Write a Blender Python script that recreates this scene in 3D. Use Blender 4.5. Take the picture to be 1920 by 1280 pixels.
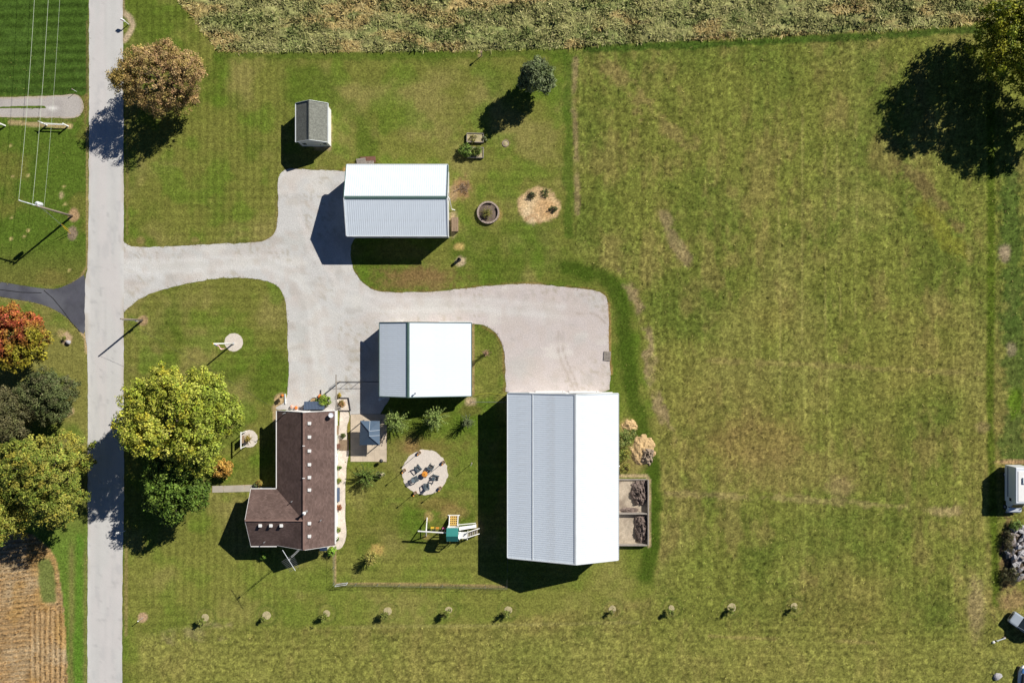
import bpy, bmesh, math, random
import numpy as np
from mathutils import Vector, Matrix
from mathutils.geometry import delaunay_2d_cdt

for o in list(bpy.data.objects):
    bpy.data.objects.remove(o)
scene = bpy.context.scene
col = scene.collection
random.seed(7)
RNG = np.random.default_rng(11)

# ------------------------------------------------------------------ camera
SC = 0.08            # metres per photograph pixel on the ground
HC = 102.4           # flying height of the camera
cam_d = bpy.data.cameras.new('camera')
cam_d.sensor_width = 36.0
cam_d.lens = 24.0
cam_d.clip_end = 9000
cam = bpy.data.objects.new('camera', cam_d)
cam.location = (0, 0, HC)
cam.rotation_euler = (0, 0, 0)
col.objects.link(cam)
scene.camera = cam

# ------------------------------------------------------------------ sky, sun, exposure
SUN_EL = math.radians(34)
SX, SY = 0.773, 0.635          # towards the sun, on the ground
world = bpy.data.worlds.new('World')
scene.world = world
world.use_nodes = True
nt = world.node_tree
sky = nt.nodes.new('ShaderNodeTexSky')
sky.sky_type = 'NISHITA'
sky.sun_disc = False
sky.sun_elevation = SUN_EL
sky.sun_rotation = math.atan2(SX, SY)
sky.altitude = 250
sky.air_density = 0.5
sky.dust_density = 0.0
sky.ozone_density = 5.0
bg = nt.nodes['Background']
bg.inputs['Strength'].default_value = 0.05
nt.links.new(sky.outputs['Color'], bg.inputs['Color'])

sun_d = bpy.data.lights.new('sun', 'SUN')
sun_d.energy = 5.0
sun_d.angle = math.radians(0.5)
sun_d.color = (1.0, 0.95, 0.87)
sun = bpy.data.objects.new('sun', sun_d)
sv = Vector((SX * math.cos(SUN_EL), SY * math.cos(SUN_EL), math.sin(SUN_EL)))
sun.rotation_euler = sv.to_track_quat('Z', 'Y').to_euler()
sun.location = (60, 50, 80)
col.objects.link(sun)

vs = scene.view_settings
vs.view_transform = 'Standard'
vs.look = 'None'
vs.exposure = 0.42
vs.gamma = 1.0
vs.use_curve_mapping = False
scene.render.engine = 'CYCLES'

# ------------------------------------------------------------------ helpers
KEXP = 1.15          # how much brighter than its albedo a flat sunlit surface shows


def lin(c):
    c = c / 255.0
    return c / 12.92 if c <= 0.04045 else ((c + 0.055) / 1.055) ** 2.4


def alb(r, g, b):
    """base colour of a flat sunlit surface that shows as this sRGB value"""
    return (lin(r) / KEXP, lin(g) / KEXP, lin(b) / KEXP)


def W(px, py, h=0.0):
    """ground position below a thing of height h seen at a photograph pixel"""
    f = 1 - h / HC
    return ((px - 960) * SC * f, (640 - py) * SC * f)


def V(px, py, h=0.0):
    x, y = W(px, py, h)
    return Vector((x, y, h))


def tag(o, label=None, cat=None, group=None, kind=None):
    if label: o['label'] = label
    if cat: o['category'] = cat
    if group: o['group'] = group
    if kind: o['kind'] = kind
    return o


def empty(name, loc, label, cat, group=None, rz=0.0):
    o = bpy.data.objects.new(name, None)
    o.empty_display_size = 0.3
    o.location = loc
    o.rotation_euler = (0, 0, rz)
    col.objects.link(o)
    return tag(o, label, cat, group)


def children_of(o):
    return [c for c in bpy.data.objects if c.parent == o]


def copy_tree(o, parent=None):
    c = o.copy()
    col.objects.link(c)
    c.parent = parent
    for ch in children_of(o):
        copy_tree(ch, c)
    return c


class MB:
    """collects shapes for ONE mesh object"""
    def __init__(self):
        self.v = []
        self.f = []
        self.c = []

    def add(self, vs_, fs_, c=None):
        n = len(self.v)
        self.v.extend([tuple(p) for p in vs_])
        self.f.extend([tuple(i + n for i in f) for f in fs_])
        if c is not None:
            self.c.extend([c] * len(vs_))
        return self

    def box(self, c, s, rz=0.0, col_=None, rot=None):
        hx, hy, hz = s[0] / 2, s[1] / 2, s[2] / 2
        m = rot if rot is not None else Matrix.Rotation(rz, 3, 'Z')
        pts = [Vector(c) + m @ Vector((x, y, z)) for x, y, z in
               ((-hx, -hy, -hz), (hx, -hy, -hz), (hx, hy, -hz), (-hx, hy, -hz),
                (-hx, -hy, hz), (hx, -hy, hz), (hx, hy, hz), (-hx, hy, hz))]
        return self.add(pts, [(3, 2, 1, 0), (4, 5, 6, 7), (0, 1, 5, 4), (1, 2, 6, 5), (2, 3, 7, 6), (3, 0, 4, 7)], col_)

    def beam(self, p, q, w, h, col_=None):
        p = Vector(p); q = Vector(q)
        d = q - p
        L = d.length
        x = d.normalized()
        up = Vector((0, 0, 1)) if abs(x.z) < 0.95 else Vector((1, 0, 0))
        y = up.cross(x).normalized()
        z = x.cross(y)
        m = Matrix((x, y, z)).transposed()
        return self.box((p + q) / 2, (L, w, h), rot=m, col_=col_)

    def tube(self, pts, radii, n=8, cap=True, col_=None):
        pts = [Vector(p) for p in pts]
        if not hasattr(radii, '__len__'):
            radii = [radii] * len(pts)
        vs_, fs_ = [], []
        for i, p in enumerate(pts):
            d = pts[min(i + 1, len(pts) - 1)] - pts[max(i - 1, 0)]
            d = d.normalized() if d.length > 1e-9 else Vector((0, 0, 1))
            a = Vector((0, 0, 1)) if abs(d.z) < 0.9 else Vector((1, 0, 0))
            x = a.cross(d).normalized()
            y = d.cross(x)
            for k in range(n):
                t = 2 * math.pi * k / n
                vs_.append(p + (x * math.cos(t) + y * math.sin(t)) * radii[i])
        for i in range(len(pts) - 1):
            for k in range(n):
                a = i * n + k
                b = i * n + (k + 1) % n
                fs_.append((a, b, b + n, a + n))
        if cap:
            fs_.append(tuple(range(n))[::-1])
            fs_.append(tuple(range((len(pts) - 1) * n, len(pts) * n)))
        return self.add(vs_, fs_, col_)

    def lathe(self, c, prof, n=16, col_=None, ex=1.0, ey=1.0):
        """prof: list of (radius, z)"""
        c = Vector(c)
        vs_, fs_ = [], []
        for r, z in prof:
            for k in range(n):
                t = 2 * math.pi * k / n
                vs_.append(c + Vector((r * ex * math.cos(t), r * ey * math.sin(t), z)))
        for i in range(len(prof) - 1):
            for k in range(n):
                a = i * n + k
                b = i * n + (k + 1) % n
                fs_.append((a, b, b + n, a + n))
        fs_.append(tuple(range(n))[::-1])
        fs_.append(tuple(range((len(prof) - 1) * n, len(prof) * n)))
        return self.add(vs_, fs_, col_)

    def prism(self, poly, z0, z1, col_=None):
        n = len(poly)
        vs_ = [(x, y, z0) for x, y in poly] + [(x, y, z1) for x, y in poly]
        fs_ = [tuple(range(n))[::-1], tuple(range(n, 2 * n))]
        for k in range(n):
            fs_.append((k, (k + 1) % n, n + (k + 1) % n, n + k))
        return self.add(vs_, fs_, col_)

    def slab(self, quad, t, col_=None):
        """quad of 3d points, thickened downwards"""
        n = len(quad)
        vs_ = [Vector(p) for p in quad] + [Vector(p) - Vector((0, 0, t)) for p in quad]
        fs_ = [tuple(range(n)), tuple(range(n, 2 * n))[::-1]]
        for k in range(n):
            fs_.append((k, n + k, n + (k + 1) % n, (k + 1) % n))
        return self.add(vs_, fs_, col_)

    def mesh(self, name, smooth=False, recalc=True):
        me = bpy.data.meshes.new(name)
        me.from_pydata(self.v, [], self.f)
        if self.c and len(self.c) == len(self.v):
            at = me.color_attributes.new('Col', 'FLOAT_COLOR', 'POINT')
            at.data.foreach_set('color', np.array([(*c[:3], 1.0) for c in self.c], dtype=np.float32).ravel())
        if recalc:
            bm = bmesh.new()
            bm.from_mesh(me)
            bmesh.ops.recalc_face_normals(bm, faces=bm.faces)
            bm.to_mesh(me)
            bm.free()
        if smooth:
            me.polygons.foreach_set('use_smooth', [True] * len(me.polygons))
        me.update()
        return me

    def build(self, name, mat, parent=None, loc=(0, 0, 0), rz=0.0, smooth=False, recalc=True):
        me = self.mesh(name, smooth, recalc)
        return link(name, me, mat, parent, loc, rz)


def link(name, me, mat, parent=None, loc=(0, 0, 0), rz=0.0):
    if mat is not None and not me.materials:
        me.materials.append(mat)
    o = bpy.data.objects.new(name, me)
    o.location = loc
    o.rotation_euler = (0, 0, rz)
    col.objects.link(o)
    if parent is not None:
        o.parent = parent
    return o


def np_mesh(name, v, f, colors=None, mat=None, parent=None, loc=(0, 0, 0), smooth=False):
    """mesh from numpy arrays: v (n,3), f (m,k) with constant k"""
    me = bpy.data.meshes.new(name)
    n, (m, k) = len(v), f.shape
    me.vertices.add(n)
    me.vertices.foreach_set('co', np.ascontiguousarray(v, dtype=np.float32).ravel())
    me.loops.add(m * k)
    me.loops.foreach_set('vertex_index', np.ascontiguousarray(f, dtype=np.int32).ravel())
    me.polygons.add(m)
    me.polygons.foreach_set('loop_start', np.arange(0, m * k, k, dtype=np.int32))
    me.polygons.foreach_set('loop_total', np.full(m, k, dtype=np.int32))
    me.polygons.foreach_set('use_smooth', np.full(m, smooth, dtype=bool))
    me.update(calc_edges=True)
    if colors is not None:
        at = me.color_attributes.new('Col', 'FLOAT_COLOR', 'POINT')
        c4 = np.ones((n, 4), dtype=np.float32)
        c4[:, :3] = colors
        at.data.foreach_set('color', c4.ravel())
    me.validate()
    return link(name, me, mat, parent, loc)


# ------------------------------------------------------------------ numpy noise
def _hash(ix, iy, seed):
    h = (ix.astype(np.int64) * 374761393 + iy.astype(np.int64) * 668265263 + seed * 1442695041) & 0xFFFFFFFF
    h = ((h ^ (h >> 13)) * 1274126177) & 0xFFFFFFFF
    h = ((h ^ (h >> 16)) * 2246822519) & 0xFFFFFFFF
    h = h ^ (h >> 15)
    return (h & 0xFFFFFF) / float(0xFFFFFF)


def vnoise(x, y, size, seed=0):
    x = np.asarray(x, dtype=float) / size + seed * 17.31
    y = np.asarray(y, dtype=float) / size + seed * 9.77
    ix = np.floor(x); iy = np.floor(y)
    fx = x - ix; fy = y - iy
    fx = fx * fx * (3 - 2 * fx); fy = fy * fy * (3 - 2 * fy)
    a = _hash(ix, iy, seed); b = _hash(ix + 1, iy, seed)
    c = _hash(ix, iy + 1, seed); d = _hash(ix + 1, iy + 1, seed)
    return (a * (1 - fx) + b * fx) * (1 - fy) + (c * (1 - fx) + d * fx) * fy


def fbm(x, y, size, oct_=4, seed=0, gain=0.55):
    t = 0; amp = 1; tot = 0
    for i in range(oct_):
        t = t + amp * vnoise(x, y, size / 2 ** i, seed + i * 7)
        tot += amp
        amp *= gain
    return t / tot


def sstep(a, b, x):
    t = np.clip((x - a) / (b - a), 0, 1)
    return t * t * (3 - 2 * t)


def seg_dist(px, py, pts):
    d = np.full(np.shape(px), 1e9)
    for (x0, y0), (x1, y1) in zip(pts[:-1], pts[1:]):
        dx, dy = x1 - x0, y1 - y0
        t = np.clip(((px - x0) * dx + (py - y0) * dy) / (dx * dx + dy * dy + 1e-9), 0, 1)
        d = np.minimum(d, np.hypot(px - x0 - t * dx, py - y0 - t * dy))
    return d


def poly_sd(px, py, poly):
    """signed distance, positive inside"""
    d = seg_dist(px, py, list(poly) + [poly[0]])
    ins = np.zeros(np.shape(px), dtype=bool)
    n = len(poly)
    for i in range(n):
        x0, y0 = poly[i]
        x1, y1 = poly[(i + 1) % n]
        if y0 == y1:
            continue
        cnd = ((y0 > py) != (y1 > py)) & (px < (x1 - x0) * (py - y0) / (y1 - y0) + x0)
        ins ^= cnd
    return np.where(ins, d, -d)


# ------------------------------------------------------------------ materials
def new_mat(name):
    m = bpy.data.materials.new(name)
    m.use_nodes = True
    n = m.node_tree.nodes
    return m, m.node_tree, n['Principled BSDF']


def mat(name, color=(0.5, 0.5, 0.5), rough=0.8, var=0.25, scale=3.0, fine=0.0, fscale=40.0, bump=0.0, bscale=30.0,
        spec=0.3, metal=0.0, attr=False, hue=None, trans=0.0, stretch=None):
    """colour x two scales of noise, with a little bump"""
    m, t, b = new_mat(name)
    N, L = t.nodes, t.links
    b.inputs['Roughness'].default_value = rough
    b.inputs['Metallic'].default_value = metal
    b.inputs['Specular IOR Level'].default_value = spec
    tc = N.new('ShaderNodeTexCoord')
    src = tc.outputs['Object']
    if stretch:
        mp = N.new('ShaderNodeMapping')
        mp.inputs['Scale'].default_value = stretch
        L.new(src, mp.inputs['Vector'])
        src = mp.outputs['Vector']
    if attr:
        a = N.new('ShaderNodeAttribute')
        a.attribute_name = 'Col'
        base = a.outputs['Color']
    else:
        rgb = N.new('ShaderNodeRGB')
        rgb.outputs[0].default_value = (*color, 1)
        base = rgb.outputs[0]

    def mod(base, sc, amt, det):
        ns = N.new('ShaderNodeTexNoise')
        ns.inputs['Scale'].default_value = sc
        ns.inputs['Detail'].default_value = det
        ns.inputs['Roughness'].default_value = 0.65
        L.new(src, ns.inputs['Vector'])
        mr = N.new('ShaderNodeMapRange')
        mr.inputs['From Min'].default_value = 0.25
        mr.inputs['From Max'].default_value = 0.75
        mr.inputs['To Min'].default_value = 1 - amt
        mr.inputs['To Max'].default_value = 1 + amt
        mr.clamp = False
        L.new(ns.outputs['Fac'], mr.inputs['Value'])
        vm = N.new('ShaderNodeVectorMath')
        vm.operation = 'SCALE'
        L.new(base, vm.inputs[0])
        L.new(mr.outputs['Result'], vm.inputs['Scale'])
        return vm.outputs['Vector']
    if var:
        base = mod(base, scale, var, 5)
    if fine:
        base = mod(base, fscale, fine, 2)
    if hue is not None:
        ns = N.new('ShaderNodeTexNoise')
        ns.inputs['Scale'].default_value = scale * 0.6
        ns.inputs['Detail'].default_value = 4
        L.new(src, ns.inputs['Vector'])
        mr = N.new('ShaderNodeMapRange')
        mr.inputs['From Min'].default_value = 0.45
        mr.inputs['From Max'].default_value = 0.7
        L.new(ns.outputs['Fac'], mr.inputs['Value'])
        mx = N.new('ShaderNodeMixRGB')
        mx.inputs['Color2'].default_value = (*hue, 1)
        L.new(mr.outputs['Result'], mx.inputs['Fac'])
        L.new(base, mx.inputs['Color1'])
        base = mx.outputs['Color']
    L.new(base, b.inputs['Base Color'])
    if bump:
        nb = N.new('ShaderNodeTexNoise')
        nb.inputs['Scale'].default_value = bscale
        nb.inputs['Detail'].default_value = 3
        L.new(src, nb.inputs['Vector'])
        bp = N.new('ShaderNodeBump')
        bp.inputs['Strength'].default_value = bump
        bp.inputs['Distance'].default_value = 0.05
        L.new(nb.outputs['Fac'], bp.inputs['Height'])
        L.new(bp.outputs['Normal'], b.inputs['Normal'])
    if trans:
        tr = N.new('ShaderNodeBsdfTranslucent')
        L.new(base, tr.inputs['Color'])
        ms = N.new('ShaderNodeMixShader')
        ms.inputs['Fac'].default_value = trans
        out = N['Material Output']
        L.new(b.outputs['BSDF'], ms.inputs[1])
        L.new(tr.outputs['BSDF'], ms.inputs[2])
        L.new(ms.outputs['Shader'], out.inputs['Surface'])
    return m


M = {}
M['ground'] = mat('grass_ground', attr=True, rough=0.95, var=0.16, scale=0.9, fine=0.42, fscale=3.6, bump=0.9, bscale=5.0, spec=0.05)
M['grass_tuft'] = mat('grass_tuft', attr=True, rough=0.9, var=0.1, scale=2, spec=0.05, trans=0.2)
M['leaf'] = mat('leaf', attr=True, rough=0.6, var=0.12, scale=1.5, spec=0.2, trans=0.13)
M['bark'] = mat('bark', (0.09, 0.07, 0.055), 0.9, 0.35, 4, bump=0.5)
M['gravel'] = mat('gravel', attr=True, rough=0.95, var=0.05, scale=0.5, fine=0.15, fscale=5.0, bump=0.6, bscale=7, spec=0.1)
M['road'] = mat('chip_seal', attr=True, rough=0.9, var=0.04, scale=0.4, fine=0.05, fscale=6.0, bump=0.15, bscale=14, spec=0.15)
M['asphalt'] = mat('asphalt', alb(82, 83, 92), 0.85, 0.3, 0.35, fine=0.1, fscale=8, bump=0.2, hue=alb(105, 107, 114))
M['concrete'] = mat('concrete', alb(206, 190, 168), 0.9, 0.2, 0.7, fine=0.06, fscale=8, bump=0.1)
M['slab'] = mat('walk_concrete', alb(182, 174, 160), 0.9, 0.12, 1.2, fine=0.08, fscale=9)
M['pebble'] = mat('white_pebble', alb(225, 212, 196), 0.95, 0.22, 1.4, fine=0.2, fscale=6, bump=0.6, bscale=8)
M['firepad'] = mat('pea_gravel', alb(222, 212, 200), 0.95, 0.06, 1.2, fine=0.14, fscale=6, bump=0.5, bscale=9)
M['soil'] = mat('soil', alb(200, 170, 124), 0.95, 0.25, 1.0, fine=0.2, fscale=5, bump=0.7, bscale=5)
M['dark_soil'] = mat('dark_compost', alb(110, 96, 86), 0.95, 0.4, 1.6, fine=0.3, fscale=5, bump=0.8, bscale=4)
M['mulch'] = mat('mulch', alb(184, 172, 132), 0.95, 0.25, 2.5, fine=0.25, fscale=8, bump=0.6)
M['metal_roof'] = mat('white_metal_roof', (0.66, 0.73, 0.80), 0.42, 0.05, 0.35, fine=0.02, fscale=3, spec=0.45)
def roof_dirt(m_):
    """rain streaks and faint oxidised blotches, a real stain pattern"""
    t_ = m_.node_tree; N, L = t_.nodes, t_.links
    b_ = N['Principled BSDF']
    src = b_.inputs['Base Color'].links[0].from_socket
    tc = N.new('ShaderNodeTexCoord')
    ns = N.new('ShaderNodeTexNoise'); ns.inputs['Scale'].default_value = 0.55; ns.inputs['Detail'].default_value = 7; ns.inputs['Roughness'].default_value = 0.7
    L.new(tc.outputs['Object'], ns.inputs['Vector'])
    mr = N.new('ShaderNodeMapRange'); mr.inputs['From Min'].default_value = 0.5; mr.inputs['From Max'].default_value = 0.75; mr.inputs['To Max'].default_value = 0.32
    L.new(ns.outputs['Fac'], mr.inputs['Value'])
    mx = N.new('ShaderNodeMixRGB'); mx.inputs['Color2'].default_value = (0.47, 0.47, 0.45, 1)
    L.new(mr.outputs['Result'], mx.inputs['Fac']); L.new(src, mx.inputs['Color1']); L.new(mx.outputs['Color'], b_.inputs['Base Color'])


roof_dirt(M['metal_roof'])
M['metal_wall'] = mat('white_metal_wall', (0.62, 0.63, 0.64), 0.5, 0.05, 0.5, spec=0.4)
M['green_trim'] = mat('green_trim', (0.075, 0.13, 0.115), 0.5, 0.1, 1, spec=0.4)
M['pale_trim'] = mat('pale_trim', (0.62, 0.66, 0.68), 0.45, 0.08, 1, spec=0.4)
M['white'] = mat('white_paint', (0.78, 0.78, 0.76), 0.5, 0.06, 1.5, spec=0.35)
M['siding'] = mat('white_siding', (0.7, 0.7, 0.68), 0.6, 0.08, 1.5)
M['shingle_grey'] = mat('grey_shingle', alb(122, 124, 116), 0.95, 0.16, 1.1, fine=0.32, fscale=4.5, bump=0.4, bscale=7)
M['glass'] = mat('window_glass', (0.03, 0.04, 0.05), 0.08, 0.0, spec=0.6)
M['wood'] = mat('weathered_wood', alb(150, 128, 104), 0.85, 0.25, 3, fine=0.15, bump=0.2)
M['grey_wood'] = mat('grey_wood', alb(158, 150, 140), 0.85, 0.25, 3, fine=0.15, bump=0.2)
M['red_wood'] = mat('brown_board', alb(118, 84, 70), 0.85, 0.25, 3)
M['dark_metal'] = mat('dark_metal', (0.03, 0.03, 0.035), 0.5, 0.15, 3, spec=0.5)
M['steel'] = mat('galvanised_steel', (0.5, 0.52, 0.54), 0.4, 0.12, 3, metal=0.6)
M['fence'] = mat('fence_wire', (0.16, 0.17, 0.16), 0.6, 0.1, 3)
M['wire'] = mat('wire', (0.5, 0.56, 0.44), 0.5, 0.05, 3, spec=0.4)
M['pole_wood'] = mat('pole_wood', alb(140, 128, 116), 0.9, 0.2, 3, bump=0.2)
M['gazebo'] = mat('slate_blue_canopy', (0.075, 0.115, 0.17), 0.5, 0.08, 1.2, spec=0.4)
M['chair'] = mat('slate_plastic', (0.085, 0.115, 0.135), 0.55, 0.1, 3, spec=0.3)
M['orange'] = mat('orange', alb(226, 150, 60), 0.6, 0.12, 4)
M['pumpkin'] = mat('pumpkin', alb(232, 132, 60), 0.6, 0.12, 5)
M['yellow'] = mat('yellow', alb(236, 196, 60), 0.6, 0.1, 4)
M['pink'] = mat('pink', alb(214, 110, 150), 0.6, 0.1, 4)
M['green_vinyl'] = mat('green_vinyl', (0.03, 0.2, 0.18), 0.5, 0.06, 2, spec=0.3)
M['block'] = mat('wall_block', alb(172, 156, 144), 0.9, 0.25, 4, fine=0.1, bump=0.3)
M['rock'] = mat('grey_rock', alb(168, 166, 168), 0.9, 0.3, 2.0, fine=0.12, bump=0.4, bscale=6)
M['rock_dark'] = mat('brown_rock', alb(140, 130, 124), 0.9, 0.35, 2.0, fine=0.15, bump=0.4, bscale=6)
M['rv_white'] = mat('motorhome_paint', (0.66, 0.7, 0.74), 0.35, 0.05, 1, spec=0.5)
M['car_paint'] = mat('silver_blue_paint', (0.42, 0.48, 0.54), 0.3, 0.04, 1, spec=0.5, metal=0.25)
M['rubber'] = mat('rubber', (0.02, 0.02, 0.02), 0.8, 0.1, 4)
M['blue'] = mat('blue_gelcoat', (0.05, 0.13, 0.3), 0.3, 0.05, 2, spec=0.5)
M['blue_grey'] = mat('blue_grey_panel', alb(84, 98, 120), 0.6, 0.08, 2)
M['hose'] = mat('hose', alb(176, 178, 70), 0.6, 0.1, 4)
M['red'] = mat('red_cloth', (0.42, 0.05, 0.05), 0.8, 0.06, 4)
M['cloth_white'] = mat('white_cloth', (0.75, 0.74, 0.72), 0.8, 0.05, 4)
M['navy'] = mat('navy_cloth', (0.03, 0.045, 0.16), 0.8, 0.06, 4)


def shingle_mat(name, c1, c2, along_x):
    """asphalt shingles: courses run along one axis"""
    m, t, b = new_mat(name)
    N, L = t.nodes, t.links
    b.inputs['Roughness'].default_value = 0.95
    b.inputs['Specular IOR Level'].default_value = 0.1
    tc = N.new('ShaderNodeTexCoord')
    mp = N.new('ShaderNodeMapping')
    if not along_x:
        mp.inputs['Rotation'].default_value = (0, 0, math.pi / 2)
    L.new(tc.outputs['Object'], mp.inputs['Vector'])
    br = N.new('ShaderNodeTexBrick')
    br.inputs['Scale'].default_value = 1.0
    br.inputs['Brick Width'].default_value = 0.34
    br.inputs['Row Height'].default_value = 0.17
    br.inputs['Mortar Size'].default_value = 0.012
    br.inputs['Color1'].default_value = (*c1, 1)
    br.inputs['Color2'].default_value = (*c2, 1)
    br.inputs['Mortar'].default_value = (*[x * 0.6 for x in c1], 1)
    L.new(mp.outputs['Vector'], br.inputs['Vector'])
    ns = N.new('ShaderNodeTexNoise')
    ns.inputs['Scale'].default_value = 0.6
    ns.inputs['Detail'].default_value = 6
    L.new(tc.outputs['Object'], ns.inputs['Vector'])
    mr = N.new('ShaderNodeMapRange')
    mr.inputs['From Min'].default_value = 0.3
    mr.inputs['From Max'].default_value = 0.7
    mr.inputs['To Min'].default_value = 0.84
    mr.inputs['To Max'].default_value = 1.16
    L.new(ns.outputs['Fac'], mr.inputs['Value'])
    vm = N.new('ShaderNodeVectorMath')
    vm.operation = 'SCALE'
    L.new(br.outputs['Color'], vm.inputs[0])
    L.new(mr.outputs['Result'], vm.inputs['Scale'])
    L.new(vm.outputs['Vector'], b.inputs['Base Color'])
    bp = N.new('ShaderNodeBump')
    bp.inputs['Strength'].default_value = 0.3
    bp.inputs['Distance'].default_value = 0.02
    L.new(br.outputs['Fac'], bp.inputs['Height'])
    bp.invert = True
    L.new(bp.outputs['Normal'], b.inputs['Normal'])
    return m


M['shingle_ns'] = shingle_mat('brown_shingle', alb(117, 98, 92), alb(98, 81, 75), False)
M['shingle_ew'] = shingle_mat('brown_shingle_wing', alb(117, 98, 92), alb(98, 81, 75), True)

# ------------------------------------------------------------------ outlines on the ground (photograph pixels)
ROAD_L = [(170, -700), (168, -60), (167, 0), (167, 320), (165, 500), (159.5, 520), (159, 630), (165, 660), (164.5, 960), (164, 1280), (162, 1900)]
ROAD_R = [(229, -700), (230, -60), (230.5, 0), (231.5, 160), (232, 320), (232.2, 500), (232, 760), (233, 960), (229.5, 1040), (229, 1280), (227, 1900)]
ROAD_POLY = ROAD_L + ROAD_R[::-1]
DRIVE = [(229, 446), (236, 458), (250, 463), (290, 463.5), (330, 461), (400, 458), (470, 455), (495, 452), (509, 445), (517, 433),
         (521, 415), (521, 380), (521, 350), (523, 330), (531, 319), (545, 315), (562, 317), (600, 319.5), (640, 320),
         (655, 322), (675, 330), (675, 440), (658, 452), (658, 487), (664, 508), (678, 529), (700, 544), (735, 549), (800, 548),
         (880, 540), (940, 534), (1000, 532), (1060, 538), (1108, 543), (1130, 550), (1140, 562), (1142, 600), (1141, 650),
         (1145, 685), (1143, 745), (948, 745), (948, 700), (946, 665), (940, 640), (926, 619), (907, 608), (880, 607), (880, 650),
         (730, 650), (730, 780), (655, 780), (655, 769), (632, 769), (540, 769), (520, 768), (516, 764), (535, 756), (540, 733), (541, 690), (540, 650), (538, 580),
         (533, 552), (520, 534), (495, 525), (450, 520), (410, 521), (370, 528), (330, 536), (295, 545), (265, 558), (245, 572), (229, 590)]
ASPHALT = [(-200, 500), (-60, 518), (0, 528), (40, 535), (90, 542), (110, 541), (135, 530), (150, 520), (161, 512), (161, 626), (152, 624),
           (140, 610), (120, 590), (90, 574), (60, 566), (0, 556), (-60, 548), (-200, 530)]
PULLOFF = [(-120, 184), (0, 182.5), (60, 181), (110, 179), (140, 176.5), (150, 181), (157, 192), (157, 206), (150, 219), (135, 222),
           (60, 221), (0, 220), (-120, 221)]
STRIP = [(-120, 200), (0, 199.5), (80, 198.5), (96, 201), (80, 204), (0, 204.5), (-120, 205)]
PATIO = [(657, 776), (657, 863), (725, 866), (726, 776)]
BED_E = [(634, 768), (652, 768), (656, 785), (650, 800), (652, 835), (655, 846), (650, 870), (648, 905), (647, 965), (650, 1000), (646, 1018), (640, 1028), (630, 1030), (622, 1022), (634, 1000)]
HAY = [(318, -90), (332, 0), (350, 22), (375, 52), (398, 80), (408, 96), (480, 99), (700, 98), (900, 95), (1060, 91), (1140, 85),
       (1400, 71), (1640, 59), (1820, 46), (2000, 34), (2400, 20), (2400, -500), (318, -500)]
CROP = [(-400, 985), (60, 1000), (96, 1030), (106, 1048), (113, 1090), (119, 1130), (124, 1190), (128, 1280), (132, 1700), (-400, 1700)]
CROP_GREEN = [(74, 1050), (92, 1044), (102, 1060), (106, 1100), (107, 1126), (95, 1132), (78, 1128), (73, 1110), (72, 1075)]
FIELD = [(1072, 92), (1140, 86), (1400, 72), (1640, 60), (1820, 47), (2600, 20), (2600, 2200), (250, 2200), (262, 1190), (400, 1178), (900, 1170),
         (1230, 1120), (1240, 900), (1228, 800), (1215, 700), (1200, 600), (1176, 530), (1150, 512), (1100, 497), (1076, 470)]

# ------------------------------------------------------------------ ground sheet
fx = np.arange(-80, 80.01, 0.25)
fy = np.arange(-54.5, 54.51, 0.25)
ext = np.array([1, 2.5, 5, 9, 15, 25, 45, 80, 140, 260, 500, 1000, 2000, 3500.0])
gx = np.concatenate([fx[0] - ext[::-1], fx, fx[-1] + ext])
gy = np.concatenate([fy[0] - ext[::-1], fy, fy[-1] + ext])
GX, GY = np.meshgrid(gx, gy)
PX = GX / SC + 960
PY = 640 - GY / SC


def C3(r, g, b):
    return np.array(alb(r, g, b))


def lay(base, color, mask):
    m = mask[..., None]
    return base * (1 - m) + np.asarray(color) * m


n_big = fbm(PX, PY, 260, 4, 1)
n_mid = fbm(PX, PY, 70, 4, 2)
n_sm = fbm(PX, PY, 18, 3, 3)
n_px = fbm(PX, PY, 5.5, 2, 4)

G = np.zeros(GX.shape + (3,)) + C3(118, 121, 56)
G = lay(G, C3(142, 134, 78), sstep(0.45, 0.75, n_mid) * 0.75)
G = lay(G, C3(86, 106, 34), sstep(0.46, 0.72, fbm(PX, PY, 90, 4, 21)) * 0.8)
G = lay(G, C3(94, 122, 36), sstep(0.5, 0.74, fbm(PX, PY, 45, 3, 22)) * 0.55)
lg = sstep(1010, 1060, PY) * sstep(232, 250, PX)
G = lay(G, C3(136, 138, 66), lg * 0.35)
# mowing stripes on the house lawn, both ways
warp = (n_mid - 0.5) * 8
vst = np.sin((PX + warp) / 14.5 * 2 * math.pi)
hst = np.sin((PY + warp) / 17.0 * 2 * math.pi)
lawn_w = sstep(232, 240, PX) * sstep(560, 530, PX)
G *= (1 + 0.12 * vst * lawn_w * sstep(0.35, 0.6, n_big + 0.1))[..., None]
G *= (1 + 0.09 * hst * sstep(232, 250, PX) * sstep(1075, 1060, PX) * sstep(0.4, 0.6, fbm(PX, PY, 200, 2, 9)))[..., None]

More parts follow.
